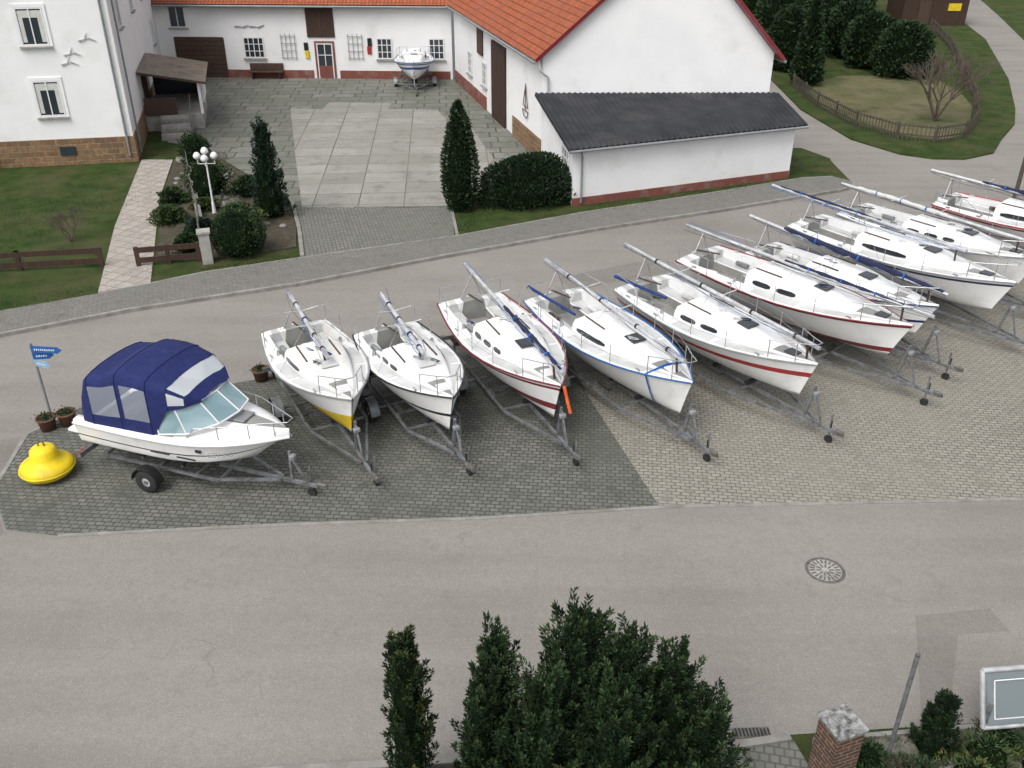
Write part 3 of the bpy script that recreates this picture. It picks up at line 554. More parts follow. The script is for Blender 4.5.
# ------------------------------------------------------------ boats
def sheerb(t,stern=.8,full=2.1):
    return stern+(1-stern)*math.sin(math.pi/2*t/.42) if t<.42 else max(.012,1-((t-.42)/.58)**full)
def boat(name,stern,bow,beam=2.2,dz=0,hm=None,rub='grey_paint',cabin=(.36,.80,.34),win='long',mast=None,cover=None,ext=1.3,rake=.35,lines=True,deck='gelcoat',tandem=False,keel=False,strap=None,boom=None,hard=.36,trailer=True,flag=False,fwd=0):
    s=Vector(stern[:2]);b=Vector(bow[:2]); b=b+(b-s).normalized()*fwd; L=(b-s).length;c=(s+b)/2;rz=math.atan2((b-s).y,(b-s).x)
    o=O(name,(c.x,c.y,0),rz); hb_=beam/2
    hs=[0,.1,.24,.42,.5,.6,.74,.86,.93,1.0]
    hm=hm or ['gelcoat']*9
    zs=lambda t:1.62+dz+.12*(t-.35)**2*4*(.5 if t<.35 else 1)
    zk=lambda t:.60+dz+.20*max(0,t-.25)**4/.32+.16*(1-t)**3
    X=lambda t,h:-L/2+L*t-rake*(t**5)*(1-h)**.9+.12*(1-h)*(1-t)**6
    ts=[0,.06,.14,.24,.34,.44,.54,.63,.71,.78,.84,.89,.93,.96,.985,1.0]
    rings=[]
    for t in ts:
        bb=sheerb(t)*hb_; ring=[]
        for sg in(1,-1):
            for h in(hs[::-1] if sg==1 else hs[1:]):
                w=h**(hard+.3*t); w*= (1-.05*math.sin(math.pi*h)*t)
                ring.append((X(t,h),sg*bb*w,zk(t)+(zs(t)-zk(t))*h))
        rings.append(ring)
    rows=hm[::-1]+hm
    o.part('hull').grid(rings,rows,False,True); o.face(rings[0],'gelcoat')
    cp=(.05,.36); dl=sorted(set(ts+[cp[0],cp[1]])); cw=.33*beam; fw=.15*beam; sec=[]
    def dsec(t,ck):
        bb=sheerb(t)*hb_; z=zs(t)
        if ck: pr=[(bb,0),(min(cw+.06,bb*.9),.03),(min(cw,bb*.86),.05),(min(cw,bb*.86)-.04,-.2),(fw+.03,-.22),(fw,-.24),(fw-.02,-.5),(0,-.5)]
        else: pr=[(bb,0),(bb*.95,.025),(bb*.9,.03),(bb*.7,.05),(bb*.5,.06),(bb*.3,.07),(bb*.15,.075),(0,.08)]
        return [(X(t,1),y,z+q) for y,q in pr]+[(X(t,1),-y,z+q) for y,q in pr[-2::-1]]
    for t in dl:
        if t<cp[0]: sec.append(dsec(t,False))
        elif t==cp[0]: sec+= [dsec(t,False),dsec(t,True)]
        elif t<cp[1]: sec.append(dsec(t,True))
        elif t==cp[1]: sec+=[dsec(t,True),dsec(t,False)]
        else: sec.append(dsec(t,False))
    dm=[deck,deck,deck,'nonskid',deck,'cockpit_floor','cockpit_floor']
    o.part('deck').grid(sec,dm+dm[::-1],False,False)
    for sg in(-1,1):
        for t0,t1 in((.40,.6),(.62,.82)):
            A_=[];B_=[]
            for k in range(6):
                t=t0+(t1-t0)*k/5; bb=sheerb(t)*hb_; z=zs(t)+.004
                A_.append((X(t,1),sg*bb*.91,z+.033)); B_.append((X(t,1),sg*bb*.70,z+.053))
            o.part('nonskid_panels').grid([A_,B_],'nonskid',False,False)
    c0,c1,ch=cabin; cr=[];NN=12
    wf=lambda t:.66*sheerb(t)*hb_*(1-.15*((t-c0)/(c1-c0))); hf=lambda t:ch*(1-.12*((t-c0)/(c1-c0)))*(1-max(0,(t-c0)/(c1-c0)-.45)**1.6/.385)+.02
    csec=lambda t:[(wf(t),.0),(wf(t)*.95,.6*hf(t)),(wf(t)*.86,.92*hf(t)),(wf(t)*.5,1.06*hf(t)),(0,1.12*hf(t))]
    for i in range(NN+1):
        t=c0+(c1-c0)*i/NN; q=csec(t); z=zs(t)+.03
        cr.append([(X(t,1),y,z+h) for y,h in q]+[(X(t,1),-y,z+h) for y,h in q[-2::-1]])
    o.part('cabin').grid(cr,['gelcoat','gelcoat',deck,deck,deck,deck,'gelcoat','gelcoat'],False,True,'gelcoat')
    o.part('windows')
    spans={'long':[(.08,.5)],'two':[(.08,.26),(.32,.5)],'three':[(.06,.2),(.26,.4),(.46,.58)]}[win]
    for a,b_ in spans:
        for sg in(-1,1):
            lo=[];hi=[]
            for k in range(6):
                t=c0+(c1-c0)*(a+(b_-a)*k/5); e=.0 if 0<k<5 else .1
                lo.append((X(t,1),sg*(wf(t)*(1-.02-e*.03)+.012),zs(t)+.03+hf(t)*(.22+e))); hi.append((X(t,1),sg*(wf(t)*(.955+e*.02)+.012),zs(t)+.03+hf(t)*(.62-e)))
            o.grid([lo,hi],'tint_glass',False,True)
    hx=X(c0,1); hz=zs(c0)
    o.part('hatches').box((hx-.015,0,hz+.02),(.05,.5,ch*1.4),'tint_glass'); o.box((hx+.32,0,hz+ch*1.12+.05),(.62,.58,.05),'gelcoat',0,.02)
    tm=c0+(c1-c0)*.62; o.box((X(tm,1),0,zs(tm)+hf(tm)*1.12+.045),(.42,.42,.05),'tint_glass' if L>5.8 else 'nonskid',0,.015); o.box((X(.88,1),0,zs(.88)+.10),(.34,.3,.04),'tint_glass' if L>6.5 else 'plastic_white',0,.012)
    for sg in(-1,1): o.box((hx+.5,sg*.42,hz+ch*1.08+.05),(.9,.03,.04),'brown_wood')
    for sg in(-1,1): o.part('rub_rail').path([(X(t,1),sg*(sheerb(t)*hb_+.012),zs(t)+.01) for t in ts],.024,rub,6)
    o.path([(X(0,1),hb_*.8,zs(0)+.01),(X(0,1),-hb_*.8,zs(0)+.01)],.02,rub,6)
    o.part('rails'); rm='steel_rail'
    P_=lambda t,y,h:(X(t,1),y*sheerb(t)*hb_,zs(t)+h)
    for sg in(-1,1):
        o.path([P_(.84,.93*sg,0),P_(.84,.93*sg,.5),P_(.93,.95*sg,.53),(X(1,1)-.05,.1*sg,zs(1)+.56)],.013,rm); o.tube(P_(.93,.93*sg,0),P_(.93,.95*sg,.53),.012,rm,6)
        o.path([P_(.18,.95*sg,0),P_(.18,.95*sg,.5),P_(.01,.93*sg,.5),P_(.01,.4*sg,.5)],.013,rm); o.tube(P_(.01,.93*sg,0),P_(.01,.93*sg,.5),.012,rm,6)
        if lines:
            for t in(.36,.52,.68): o.tube(P_(t,.95*sg,0),P_(t,.95*sg,.5),.010,rm,6)
            for hh in(.25,.49): o.path([P_(t,.95*sg,hh) for t in(.18,.36,.52,.68,.84)],.004,rm,4)
        for t in(.1,.8,.3): o.box(P_(t,.9*sg,.05),(.16,.03,.04),rm)
        o.tube(P_(.3,.72*sg,.03),P_(.3,.72*sg,.16),.055,'steel_rail',10,.04)
    o.path([(X(1,1)-.05,.1,zs(1)+.56),(X(1,1)-.05,-.1,zs(1)+.56)],.013,rm)
    o.part('rudder').box((-L/2-.12,.0,1.2+dz),(.2,.05,.9),'gelcoat'); o.tube((-L/2-.1,0,1.75+dz),(-L/2+.8,.06,1.85+dz),.022,'brown_wood',6)
    o.box((-L/2-.2,.42,1.45+dz),(.3,.24,.42),'grey_paint',0,.05); o.box((-L/2-.2,.42,1.05+dz),(.12,.1,.5),'black_paint')
    if keel: o.part('keel').box((-.1,0,.46+dz*.5),(1.5,.12,.4+dz),'antifoul_grey',0,.03)
    if mast:
        a0,a1,z0,z1=mast; p=Vector((-L/2-a0,.05,z0));q=Vector((L/2+a1,-.05,z1)); rr=random.Random(int(L*1000))
        o.part('mast').tube(p,q,.055,'aluminium',10)
        for k in(.32,.55):
            m=p.lerp(q,k)
            for sg in(-1,1): o.tube(m,m+Vector((.1,sg*.45,.1)),.015,'aluminium',6)
        o.part('rigging')
        for k in range(9):
            off=Vector((0,rr.uniform(-.12,.12),rr.uniform(-.12,.1))); pts=[p.lerp(q,i/6)+off*(.6+.7*math.sin(i*1.3+k))+Vector((0,0,-.07*math.sin(math.pi*i/6))) for i in range(7)]
            o.path(pts,.006,['black_paint','grey_paint','steel_rail','rope_blue'][k%4],4)
        for sg in(-1,1):
            o.path([p+Vector((.15,0,0)),P_(.35,.95*sg,.02)],.006,'steel_rail',4); o.path([p.lerp(q,.5),P_(.5,.93*sg,.02)],.005,'steel_rail',4)
            o.tube((-L/2+.1,sg*.35,zs(0)),p.lerp(q,(a0+.1)/(L+a0+a1))-Vector((0,0,.05)),.02,'steel_rail',6)
        xe=min(L/2-.35,q.x-.3); te=(xe+L/2)/L
        o.tube((xe,0,zs(te)),p.lerp(q,(xe-p.x)/(q.x-p.x))-Vector((0,0,.05)),.03,'brown_wood',6)
        if cover:
            k0,k1,cm,cr_=cover; n=18; rg=[]
            for i in range(n+1):
                pt_=p.lerp(q,k0+(k1-k0)*i/n)+Vector((0,0,.03)); w=cr_*(.6+.3*math.sin(math.pi*min(1,max(0,i/n*1.1))) +.14*math.sin(i*2.1+L))
                rg.append([pt_+Vector((0,w*math.cos(a_),w*1.15*math.sin(a_))) for a_ in [2*math.pi*j/10 for j in range(10)]])
            o.part('sail_cover').grid(rg,cm,True,True,cm,cm)
            for i in (4,9,14):
                pt_=p.lerp(q,k0+(k1-k0)*i/n)+Vector((0,0,.03)); o.tube(pt_-Vector((.02,0,0)),pt_+Vector((.02,0,0)),cr_*1.1,'rope_blue',10)
        else:
            for k in(.2,.45,.7,.9):
                pt_=p.lerp(q,k); o.part('lashings').tube(pt_-Vector((.03,0,0)),pt_+Vector((.03,0,0)),.07,rr.choice(['black_paint','black_paint','canvas_navy']),10)
    if boom:
        y,cm,r_,x0_,x1_=boom; o.part('boom').tube((L*x0_,y,zs(0)+.42),(L*x1_,y*.8,zs(.6)+.42),r_,cm,10,r_*.8)
    if strap:
        o.part('strap'); t_=.84; R0=[]
        for sg in(1,-1):
            for h in(hs[::-1] if sg==1 else hs[1:]):
                w=h**(hard+.3*t_)*(1-.05*math.sin(math.pi*h)*t_); R0.append(Vector((X(t_,h),sg*(sheerb(t_)*hb_*w+.02),zk(t_)+(zs(t_)-zk(t_))*h-.012)))
        r2=[Vector((p_.x+.06,p_.y*.985,p_.z)) for p_ in R0]
        o.grid([R0,r2],strap,False,True); o.path([R0[0]+Vector((0,0,.03)),Vector((R0[0].x,0,R0[0].z+.14)),R0[-1]+Vector((0,0,.03))],.03,strap)
    rr=random.Random(int(L*777))
    o.part('deck_gear')
    for k in range(6):
        x0=rr.uniform(-L/2+.3,L*.2); y0=rr.uniform(-.5,.5); z_=zs(.4)+.07 if x0>-L/2+L*.36 else zs(.2)-.18
        z_+= (ch if x0>-L/2+L*.38 else 0)
        if z_>zs(.4)+.1: y0*=.5
        rd=rr.uniform(.05,.09)
        pts=[(x0+rd*math.cos(a_*1.1)*(1+.1*a_),y0+rd*math.sin(a_*1.3),z_+.008*a_) for a_ in range(9)]
        o.path(pts,.010,rr.choice(['canvas_navy','black_paint','canvas_white','canvas_white','grey_paint']),5)
    for k in range(3):
        x0=rr.uniform(-L/2+.4,-L/2+L*.25); sg=rr.choice((-1,1)); o.tube((x0,sg*cw*.75,zs(.2)-.12),(x0+.45,sg*cw*.7,zs(.2)-.1),.07,rr.choice(['plastic_white','canvas_white','grey_paint','brown_wood']),10)
    if flag: o.part('flag').path([(L/2+.15,0,zs(1)+.1),(L/2+.35,.02,zs(1)-.3),(L/2+.42,.05,zs(1)-.5)],.045,'orange_cloth',6)
    o.build()
    if not trailer: return o
    tr=O('boat_trailer',(c.x,c.y,0),rz); g='galvanised'; tip=L/2+ext-.2
    zf=.44+dz*.3; ax=-L*.12; w=hb_*.62
    tr.part('frame')
    for sg in(-1,1):
        tr.path([(-L*.46,sg*w,zf),(L*.22,sg*w,zf),(tip-.7,sg*.06,zf-.02)],.042,g,4)
    tr.tube((-L*.3,0,zf-.03),(tip,0,zf-.03),.05,g,4)
    for x in(-L*.45,-L*.2,L*.02,L*.2): tr.tube((x,-w,zf-.02),(x,w,zf-.02),.035,g,4); tr.tube((x,-.18,zf+.1),(x,.18,zf+.1),.06,'rubber',8)
    tr.part('coupling').tube((tip,0,zf-.02),(tip+.18,0,zf+.0),.04,'iron',8); tr.box((tip+.05,0,zf+.05),(.24,.09,.08),'iron',0,.02)
    tr.tube((tip-.2,0,zf+.05),(tip-.2,0,zf+.24),.018,'black_paint')
    tr.part('jockey_wheel').tube((tip-.3,.12,.12),(tip-.3,.12,zf+.35),.025,g,8); tr.tube((tip-.3,.08,.10),(tip-.3,.16,.10),.10,'rubber',14)
    tr.part('winch_post').tube((L/2-rake*.3,0,zf),(L/2+.06,0,zk(1)+.5),.04,g,4); tr.tube((L/2+.4,0,zf),(L/2+.07,0,zk(1)+.4),.028,g,4)
    tr.box((L/2+.12,0,zk(1)+.3),(.12,.16,.11),'grey_paint',0,.02)
    tr.part('axle'); axs=[ax,ax-.72] if tandem else [ax]
    for x in axs:
        tr.tube((x,-hb_+.05,.34),(x,hb_-.05,.34),.04,g,6)
        for sg in(-1,1):
            y=sg*(hb_-.02)
            tr.part('wheels').lathe([(.12,-.09),(.26,-.1),(.295,-.07),(.295,.07),(.26,.1),(.12,.09),(.12,-.09)],(x,y,.305),'rubber',22,True,'y'); tr.tube((x,y-.07,.305),(x,y+.07,.305),.17,'aluminium',16); tr.tube((x,y-.1,.305),(x,y+.1,.305),.05,g,10)
            rg=[]
            for k in range(9):
                a_=math.pi*k/8; rg.append([(x+.36*math.cos(a_),y-.12,.31+.35*math.sin(a_)),(x+.36*math.cos(a_),y+.12,.31+.35*math.sin(a_))])
            tr.part('mudguards').grid(rg,g if not tandem else 'black_paint',False,True)
    tr.part('supports')
    for x in(-L*.38,L*.12):
        for sg in(-1,1): tr.tube((x,sg*w,zf),(x,sg*hb_*.66,.80+dz+.02),.026,g,6); tr.box((x,sg*hb_*.64,.80+dz),(.5,.12,.06),'rubber')
    tr.part('lights').box((-L/2-.15,0,zf+.05),(.06,beam*.85,.12),g); 
    for sg in(-1,1): tr.box((-L/2-.19,sg*beam*.36,zf+.05),(.05,.28,.12),'red_paint')
    tr.build(); return o
G='gelcoat'
def scheme(**k):
    m=[G]*9
    for kk,v in k.items():
        for i in kk[1:]: m[int(i)]=v
    return m
boat('sailboat',(-5.85,22.3),(-3.65,18.1),2.3,0,scheme(r123='yellow_paint'),'grey_paint',(.36,.78,.26),'long',(.35,-1.6,2.5,2.25),None,1.4,.3,False,'gelcoat_cream')
boat('sailboat',(-3.4,22.2),(-1.35,18.2),2.25,0,scheme(r3='black_paint'),'black_paint',(.36,.78,.26),'two',(.3,-1.6,2.55,2.25),None,1.05,.3,False)
boat('sailboat',(-1.2,24.1),(1.15,18.7),2.45,.02,scheme(r2='maroon_paint',r7='maroon_paint'),'maroon_paint',(.38,.82,.34),'three',(.45,.2,2.55,2.3),(.45,.98,'cover_navy',.07),1.15,.35,True,flag=True)
boat('sailboat',(1.2,24.4),(4.25,18.85),2.5,.02,scheme(),'blue_paint',(.36,.8,.32),'long',(.55,-.3,2.55,2.3),None,1.15,.35,True,strap='rope_blue',boom=(-.85,'canvas_blue',.045,-.5,-.15))
boat('sailboat',(3.8,25.1),(7.4,19.6),2.6,.10,scheme(r5='red_paint'),'grey_paint',(.36,.82,.32),'two',(.9,.0,2.65,2.4),None,1.1,.4,True,tandem=True,boom=(-1.0,'canvas_blue',.05,-.5,-.2))
boat('sailboat',(5.8,27.0),(10.3,21.5),2.55,.26,scheme(r1='maroon_paint',r8='maroon_paint'),'maroon_paint',(.34,.8,.36),'two',(.6,.5,2.65,2.55),(.45,.9,'cover_navy',.06),1.2,.5,True,tandem=True,keel=True,fwd=.1)
boat('sailboat',(7.9,27.6),(11.4,23.0),2.2,.2,scheme(r3='navy_paint'),'navy_paint',(.36,.8,.32),'long',(.6,.2,2.75,2.45),(.2,.98,'cover_navy',.085),1.1,.5,True,keel=True,fwd=.3)
boat('sailboat',(10.0,30.0),(14.1,24.5),2.5,.28,scheme(r7='navy_paint'),'grey_paint',(.34,.82,.36),'long',(1.6,-1.6,2.75,2.6),(.05,.6,'cover_navy',.055),1.5,.5,True,tandem=True,keel=True,fwd=.4)
boat('sailboat',(12.0,31.3),(15.9,26.3),2.4,.25,scheme(),'grey_paint',(.36,.82,.32),'three',(.6,-.5,2.65,2.5),(.1,.6,'canvas_white',.07),1.2,.5,True,keel=True,fwd=.25)
boat('sailboat',(15.7,32.4),(19.6,28.2),2.5,.26,scheme(r37='red_paint'),'red_paint',(.36,.82,.38),'long',(.7,-.3,2.8,2.6),(.3,.9,'cover_navy',.07),1.4,.5,True,tandem=True,keel=True)
boat('sailboat',(-6.3,62.2),(-6.0,58.3),2.5,.1,scheme(r57='blue_paint'),'blue_paint',(.3,.85,.5),'two',None,None,1.1,.5,False)
def motorboat():
    s=Vector((-9.6,18.65));b=Vector((-4.85,16.95));L=(b-s).length;c=(s+b)/2;rz=math.atan2((b-s).y,(b-s).x)
    o=O('motor_boat',(c.x,c.y,0),rz); hb=1.08
    hs=[0,.2,.42,.45,.5,.62,.655,.8,.92,1.0]; hm=[G,G,G,G,G,'black_paint',G,G,G]
    wv=[0,.62,.90,.91,.92,.94,.945,.965,.99,1]
    bt=lambda t:.93+.07*math.sin(math.pi/2*t/.4) if t<.4 else max(.015,1-((t-.4)/.6)**2.6)
    zs=lambda t:1.5+.10*t; zk=lambda t:.56+.55*max(0,t-.35)**3/.65**3*.85
    X=lambda t,h:-L/2+L*t-.8*(t**4)*(1-h)**.8
    ts=[0,.1,.2,.3,.4,.5,.6,.68,.76,.83,.89,.94,.975,1]
    rg=[]
    for t in ts:
        ring=[]
        for sg in(1,-1):
            idx=list(range(9,-1,-1)) if sg==1 else range(1,10)
            for i in idx: ring.append((X(t,hs[i]),sg*bt(t)*hb*(wv[i]**(1+.9*t)),zk(t)+(zs(t)-zk(t))*hs[i]))
        rg.append(ring)
    o.part('hull').grid(rg,hm[::-1]+hm,False,True); o.face(rg[0],G)
    def sec(t,ck):
        bb=bt(t)*hb;z=zs(t)
        pr=[(bb,0),(bb-.02,.06),(bb-.2,.09),(bb-.24,-.2),(bb-.26,-.6),(0,-.6)] if ck else [(bb,0),(bb*.98,.06),(bb*.84,.12+.06*(1-t)),(bb*.6,.17+.2*(1-t)),(bb*.3,.2+.25*(1-t)),(0,.21+.28*(1-t))]
        return [(X(t,1),y,z+q) for y,q in pr]+[(X(t,1),-y,z+q) for y,q in pr[-2::-1]]
    S_=[sec(0,True)]
    for t in(.1,.2,.3,.4,.5,.54): S_.append(sec(t,True))
    for t in(.54,.6,.68,.76,.83,.89,.94,.975,1): S_.append(sec(t,False))
    o.part('deck').grid(S_,[G,G,G,G,'cockpit_floor','cockpit_floor',G,G,G,G],False,True)
    o.part('swim_platform').box((-L/2-.18,0,1.15),(.36,1.8,.09),G,0,.03)
    o.part('hatch').box((X(.76,1),0,zs(.76)+.30),(.45,.45,.04),'grey_paint',.0,.015)
    for sg in(-1,1): o.part('rub_rail').path([(X(t,1),sg*(bt(t)*hb+.015),zs(t)-.01) for t in ts],.028,'plastic_white',6)
    for sg in(-1,1):
        for k in range(2): o.part('decals').path([(X(.42+.14*k,.75),sg*(hb*.965+.02),1.22),(X(.52+.14*k,.75),sg*(hb*.965+.015),1.23)],.018,'black_paint',4)
        o.box((X(.66,.8),sg*(bt(.66)*hb*.955+.02),1.38),(.14,.03,.06),'black_paint'); 
    o.part('seats').box((-.3,.5,1.35),(.5,.5,.5),'canvas_white',0,.08); o.box((-.3,-.5,1.35),(.5,.5,.5),'canvas_white',0,.08); o.box((-2.0,0,1.3),(.5,1.5,.4),'canvas_white',0,.08)
    wb=[(-.15,.98,1.66),(.55,.93,1.78),(1.15,.55,1.96),(1.3,0,2.0)]; wt=[(-.3,.88,2.2),(.25,.82,2.3),(.68,.5,2.4),(.78,0,2.42)]
    wb=wb+[(x,-y,z) for x,y,z in wb[-2::-1]]; wt=wt+[(x,-y,z) for x,y,z in wt[-2::-1]]
    o.part('windshield').grid([wb,wt],'screen_glass',False,False); o.part('windshield_frame').path(wt,.022,'plastic_white'); o.path(wb,.022,'plastic_white')
    for a_,b_ in zip(wb,wt): o.tube(a_,b_,.018,'plastic_white',6)
    def arch(x,w,zb,zt,slump=0): 
        H_=zt-zb
        return [(x,w,zb),(x,w*.995,zb+H_*.22),(x,w*.98,zb+H_*.78),(x,w*.92,zb+H_*.93),(x,w*.72,zt-.03-slump),(x,w*.4,zt+.015-slump),(x,0,zt+.03-slump)]
    def full(a): return a+[(x,-y,z) for x,y,z in a[-2::-1]]
    cs=[arch(-2.22,.96,1.56,1.95),arch(-2.12,.98,1.56,2.40),arch(-2.0,.99,1.56,2.72),arch(-1.9,1.0,1.56,2.80),arch(-1.5,1.0,1.57,2.86,.03),arch(-1.1,1.0,1.58,3.02),arch(-.98,1.0,1.58,3.05),arch(-.6,1.0,1.60,3.05,.03),arch(-.3,1.0,1.62,3.0),arch(-.2,.98,1.68,2.96),arch(.08,.93,2.22,2.86),arch(.16,.91,2.27,2.83),arch(.50,.78,2.34,2.62),arch(.58,.70,2.37,2.57),arch(.76,.52,2.40,2.47)]
    N_='canvas_navy'
    def mats(side,front=None):
        h=[N_,side,N_,front or N_,front or N_,front or N_]; return h+h[::-1]
    secs=[mats(N_),mats(N_),mats(N_),mats('vinyl'),mats('vinyl'),mats(N_),mats('vinyl'),mats('vinyl'),mats(N_),mats(N_),mats(N_),mats('vinyl_clear','vinyl_clear'),mats(N_),mats(N_)]
    o.part('canopy')
    for i in range(len(cs)-1): o.grid([full(cs[i]),full(cs[i+1])],secs[i],False,True)
    o.face(full(cs[0]),N_)
    for i in(3,5,8,11): o.part('canopy_seams').path([(x,y*1.006,z+.006) for x,y,z in full(cs[i])],.010,'canvas_navy',5)
    for sg in(-1,1):
        P_=lambda t,h,k=.9:(X(t,1),sg*bt(t)*hb*k,zs(t)+h)
        o.part('rails').path([P_(.6,.1),P_(.64,.36),P_(.78,.42),P_(.9,.43),(L/2+.05,.1*sg,zs(1)+.42)],.013,'steel_rail')
        for t in(.74,.86,.95): o.tube(P_(t,.05),P_(t,.42),.012,'steel_rail',6)
    o.path([(L/2+.05,.1,zs(1)+.42),(L/2+.05,-.1,zs(1)+.42)],.013,'steel_rail')
    o.part('outdrive').box((-L/2-.2,0,.75),(.4,.28,.5),'black_paint',0,.06); o.tube((-L/2-.35,0,.55),(-L/2-.5,0,.5),.16,'black_paint',10,.1)
    root=o.build()
    cu=bpy.data.curves.new('registration','FONT'); cu.body='GEV 340'; cu.size=.15; cu.extrude=.003; cu.materials.append(MT['grey_paint'])
    ob=bpy.data.objects.new('registration',cu); sc.collection.objects.link(ob); ob.parent=root; ob.rotation_euler=(R(80),0,R(24)); ob.location=(1.05,-1.0,1.33)
    tr=O('boat_trailer',(c.x,c.y,0),rz); g='galvanised'; zf=.42; tip=L/2+.55
    for sg in(-1,1): tr.part('frame').path([(-L*.45,sg*.6,zf),(L*.15,sg*.6,zf),(tip-.9,sg*.06,zf-.02)],.042,g,4)
    tr.tube((L*.1,0,zf-.03),(tip,0,zf-.03),.05,g,4)
    for x in(-L*.45,-L*.15,L*.05,L*.17): tr.tube((x,-.62,zf-.02),(x,.62,zf-.02),.035,g,4)
    for sg in(-1,1):
        for x in(-1.3,-.2): tr.part('rollers').tube((x-.1,sg*.45,zf+.16),(x+.1,sg*.45,zf+.16),.07,'rubber',10); tr.tube((x,sg*.45,zf),(x,sg*.45,zf+.16),.03,g,6)
        y=sg*1.0; x=-.75
        tr.part('wheels').lathe([(.12,-.09),(.26,-.1),(.29,-.07),(.29,.07),(.26,.1),(.12,.09),(.12,-.09)],(x,y,.30),'rubber',24,True,'y'); tr.tube((x,y-.07,.30),(x,y+.07,.30),.17,'aluminium',16); tr.tube((x,y-.1,.30),(x,y+.1,.30),.05,g,10)
        rg=[[(x+.36*math.cos(math.pi*k/8),y-.12,.31+.35*math.sin(math.pi*k/8)),(x+.36*math.cos(math.pi*k/8),y+.12,.31+.35*math.sin(math.pi*k/8))] for k in range(9)]
        tr.part('mudguards').grid(rg,'black_paint',False,True)
    tr.tube((-.75,-1,.33),(-.75,1,.33),.04,g,6)
    tr.part('winch_post').tube((L/2-.1,0,zf),(L/2-.08,0,1.2),.04,g,4); tr.tube((L/2+.3,0,zf),(L/2-.06,0,1.0),.028,g,4); tr.box((L/2-.02,0,1.05),(.14,.16,.14),'grey_paint',0,.03)
    tr.part('coupling').box((tip+.1,0,zf+.03),(.26,.09,.09),'iron',0,.02); tr.part('jockey_wheel').tube((tip-.25,.12,.12),(tip-.25,.12,.8),.025,g,8); tr.tube((tip-.25,.08,.10),(tip-.25,.16,.10),.10,'rubber',14)
    tr.part('lights').box((-L/2-.2,0,zf+.05),(.06,1.8,.12),g); 
    for sg in(-1,1): tr.box((-L/2-.24,sg*.75,zf+.05),(.05,.28,.12),'red_paint')
    tr.build()
motorboat()
# ------------------------------------------------------------ small things
o=O('mooring_buoy',(-10.85,17.75,.014))
o.part('float').lathe([(.001,.02),(.42,.03),(.55,.12),(.6,.24),(.58,.33),(.48,.4),(.36,.46),(.31,.56),(.29,.7),(.24,.76),(.12,.8),(.001,.81)],(0,0,0),'buoy_yellow',32)
o.part('lifting_eye').path([(-.07,0,.8),(-.06,0,.9),(0,0,.94),(.06,0,.9),(.07,0,.8)],.018,'iron'); o.part('seam').lathe([(.602,.21),(.62,.225),(.62,.25),(.602,.262)],(0,0,0),'buoy_yellow',32); o.build()
o=O('fingerpost_sign',(-11.95,20.35,0)); o.part('post').tube((0,0,0),(0,0,2.15),.035,'grey_paint',8); o.tube((0,0,0),(0,0,.05),.12,'iron',10)
for z,a,L_,bm in((2.0,-.1,.8,'blue_paint'),(1.8,.15,.5,'blue_paint'),(1.62,-.35,.5,'light_blue')):
    ca,sa=math.cos(a),math.sin(a); pts=[(0,-.09),(L_-.12,-.09),(L_,0),(L_-.12,.09),(0,.09)]
    fr_=[(x*ca,x*sa-.045,z+y) for x,y in pts]; bk=[(x*ca,x*sa-.02,z+y) for x,y in pts]
    o.part('arrow_boards').face(fr_,bm); o.face(bk[::-1],bm)
    for i in range(5): o.face([fr_[i],bk[i],bk[(i+1)%5],fr_[(i+1)%5]],bm)
    for k in range(int(L_/.06)-3):
        x0=.08+k*.055; o.part('lettering').face([(x*ca,x*sa-.049,z+y) for x,y in((x0,-.02),(x0+.032,-.02),(x0+.032,.02+.015*(k%2)),(x0,.02))],'plastic_white')
o.build()
for x,y in((-11.35,20.0),(-11.75,19.75),(-6.95,22.3),(-6.5,22.5),(-1.0,24.6),(1.0,25.3)):
    o=O('flower_tub',(x,y,.01)); o.part('pot').lathe([(.001,.0),(.17,0),(.22,.3),(.25,.32),(.25,.36),(.21,.36),(.2,.3),(.001,.3)],(0,0,0),'terracotta',16); o.part('soil').lathe([(.2,.31),(.001,.33)],(0,0,0),'soil',12)
    root=o.build(); n=150; P=rng.normal(size=(n,3))*np.array([.09,.09,.04])+np.array([0,0,.36]); leafmesh('plants',P,rng.normal(size=(n,3))+np.array([0,0,1.2]),np.full(n,.03),np.full(n,.09),rng.integers(0,3,n),('leaf_mid','leaf_light','leaf_dark'),root)
o=O('manhole_cover',(6.36,14.4,.007)); o.part('concrete_ring').lathe([(.40,.0),(.39,.006),(.34,.008),(.33,.002)],(0,0,0),'iron',36)
o.part('cover').lathe([(.33,.004),(.001,.0045)],(0,0,0),'concrete',36)
for k in range(20):
    a=k*.314; o.part('ribs').box((.26*math.cos(a),.26*math.sin(a),.008),(.1,.035,.008),'iron',a); 
for k in range(10):
    a=k*.628; o.box((.13*math.cos(a),.13*math.sin(a),.008),(.1,.03,.008),'iron',a)
o.build()
simple('drain_grate',lambda o:[o.part('frame').box((3.95,10.38,.012),(.62,.2,.02),'iron',.05)]+[o.part('bars').box((3.7+.06*k,10.38,.025),(.02,.16,.01),'black_paint',.05) for k in range(10)],(3.95,10.38,0))
o=O('brick_gate_pillar',(4.85,9.3,0),.35); o.part('shaft').box((0,0,.75),(.46,.46,1.5),'red_brick'); o.part('cap').box((0,0,1.54),(.54,.54,.08),'cap_stone',0,.02); o.build()
simple('garden_low_wall',lambda o:o.strip([(1.5,8.55),(4.6,9.1)],.25,0,.35,'stone'))
o=O('sign_post',(5.93,9.75,0)); o.part('post').tube((0,0,0),(0,0,2.42),.035,'galvanised',10); o.part('cap').tube((0,0,2.42),(0,0,2.45),.04,'iron',10); o.build()
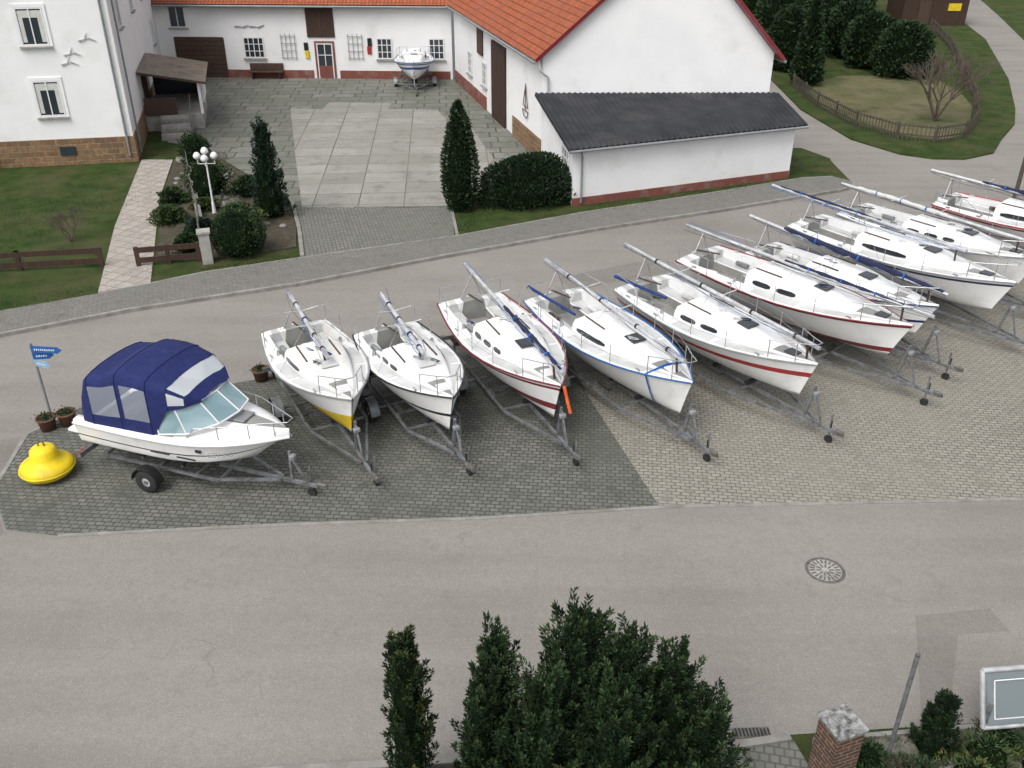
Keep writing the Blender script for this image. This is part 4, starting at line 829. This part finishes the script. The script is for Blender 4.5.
o=O('wooden_post',(21.4,38.0,0)); o.part('post').tube((0,0,0),(0,0,2.6),.09,'grey_wood',10,.075); o.part('cap').tube((0,0,2.6),(0,0,2.66),.1,'iron',10,.02); o.build()
o=O('notice_board',(8.3,10.2,0),.1); 
for sg in(-1,1): o.part('posts').tube((sg*.75,0,0),(sg*.75,0,1.0),.03,'galvanised',8)
cc=[(-.8,-.05,.5),(.8,-.05,.5),(.8,.35,1.35),(-.8,.35,1.35)]
o.part('panel').plate(cc,.04,'grey_paint'); o.part('glass').face([(x*.92,y-.02,z+.01+(.05 if z<1 else -.05)) for x,y,z in cc],'board_glass')
for a_,b_ in zip(cc,cc[1:]+cc[:1]): o.part('frame').tube(a_,b_,.045,'aluminium',6)
o.part('inner_frame')
for x0,x1 in((-.62,-.05),(.05,.62)):
    q=[(x,-.05+.4*t-.028,.5+.85*t+.016) for x,t in((x0,.15),(x1,.15),(x1,.82),(x0,.82))]; o.path(q+[q[0]],.012,'plastic_white',5)
o.build()
o=O('parked_car',(15.15,18.8,0),0.05); rg=[]
for x,w,zb,zt,zr in((-2.12,.6,.35,.6,.6),(-2.05,.78,.25,.75,.75),(-1.6,.84,.2,.86,.86),(-.9,.86,.2,.95,.97),(-.35,.86,.2,.97,1.36),(.3,.86,.2,.98,1.45),(1.2,.86,.2,1.0,1.4),(1.8,.84,.2,1.0,1.1),(2.05,.8,.25,.9,.92),(2.12,.65,.35,.7,.7)):
    a=[(x,w*.9,zb),(x,w,zb+.15),(x,w,zt-.1),(x,w*.95,zt),(x,w*.72 if zr>zt+.1 else w*.8,zr-.04 if zr>zt+.1 else zr),(x,0,zr+.02)]
    rg.append(a+[(q[0],-q[1],q[2]) for q in a[-2::-1]])
mm=['black_paint']*3+['tint_glass','black_paint']; o.part('bodywork').grid(rg,mm+mm[::-1],False,True,'black_paint','black_paint')
for x in(-1.35,1.3):
    for sg in(-1,1): o.part('wheels').tube((x,sg*.68,.31),(x,sg*.89,.31),.31,'rubber',22); o.tube((x,sg*.85,.31),(x,sg*.895,.31),.19,'aluminium',14)
for sg in(-1,1): o.part('lamps').box((-2.0,sg*.6,.66),(.1,.3,.14),'plastic_white',0,.03)
o.build()
# ------------------------------------------------------------ light, sky, camera
w=bpy.data.worlds.new('World'); sc.world=w; w.use_nodes=True; nt=w.node_tree; bg=nt.nodes['Background']
sky=nt.nodes.new('ShaderNodeTexSky'); sky.sky_type='NISHITA'; sky.sun_disc=False; sky.sun_elevation=R(55); sky.sun_rotation=R(215); sky.dust_density=4
hs_=nt.nodes.new('ShaderNodeHueSaturation'); hs_.inputs['Saturation'].default_value=.25; hs_.inputs['Value'].default_value=1.4
nt.links.new(sky.outputs[0],hs_.inputs['Color']); nt.links.new(hs_.outputs[0],bg.inputs[0]); bg.inputs[1].default_value=.15
sl=bpy.data.lights.new('sun','SUN'); sl.energy=1.25; sl.angle=R(30); sl.color=(1,.96,.91); so=bpy.data.objects.new('sun',sl); sc.collection.objects.link(so)
az=R(215); el=R(55); dv=Vector((math.sin(az)*math.cos(el),math.cos(az)*math.cos(el),math.sin(el))); so.rotation_euler=dv.to_track_quat('Z','Y').to_euler(); so.location=(0,0,40)
cam=bpy.data.cameras.new('camera'); co=bpy.data.objects.new('camera',cam); sc.collection.objects.link(co); sc.camera=co
co.location=(0,0,12.5); co.rotation_euler=(R(90-29.5),0,0); cam.sensor_width=36; cam.lens=36*920/1024; cam.clip_end=2000
sc.view_settings.view_transform='Standard'; sc.view_settings.look='None'; sc.view_settings.exposure=0
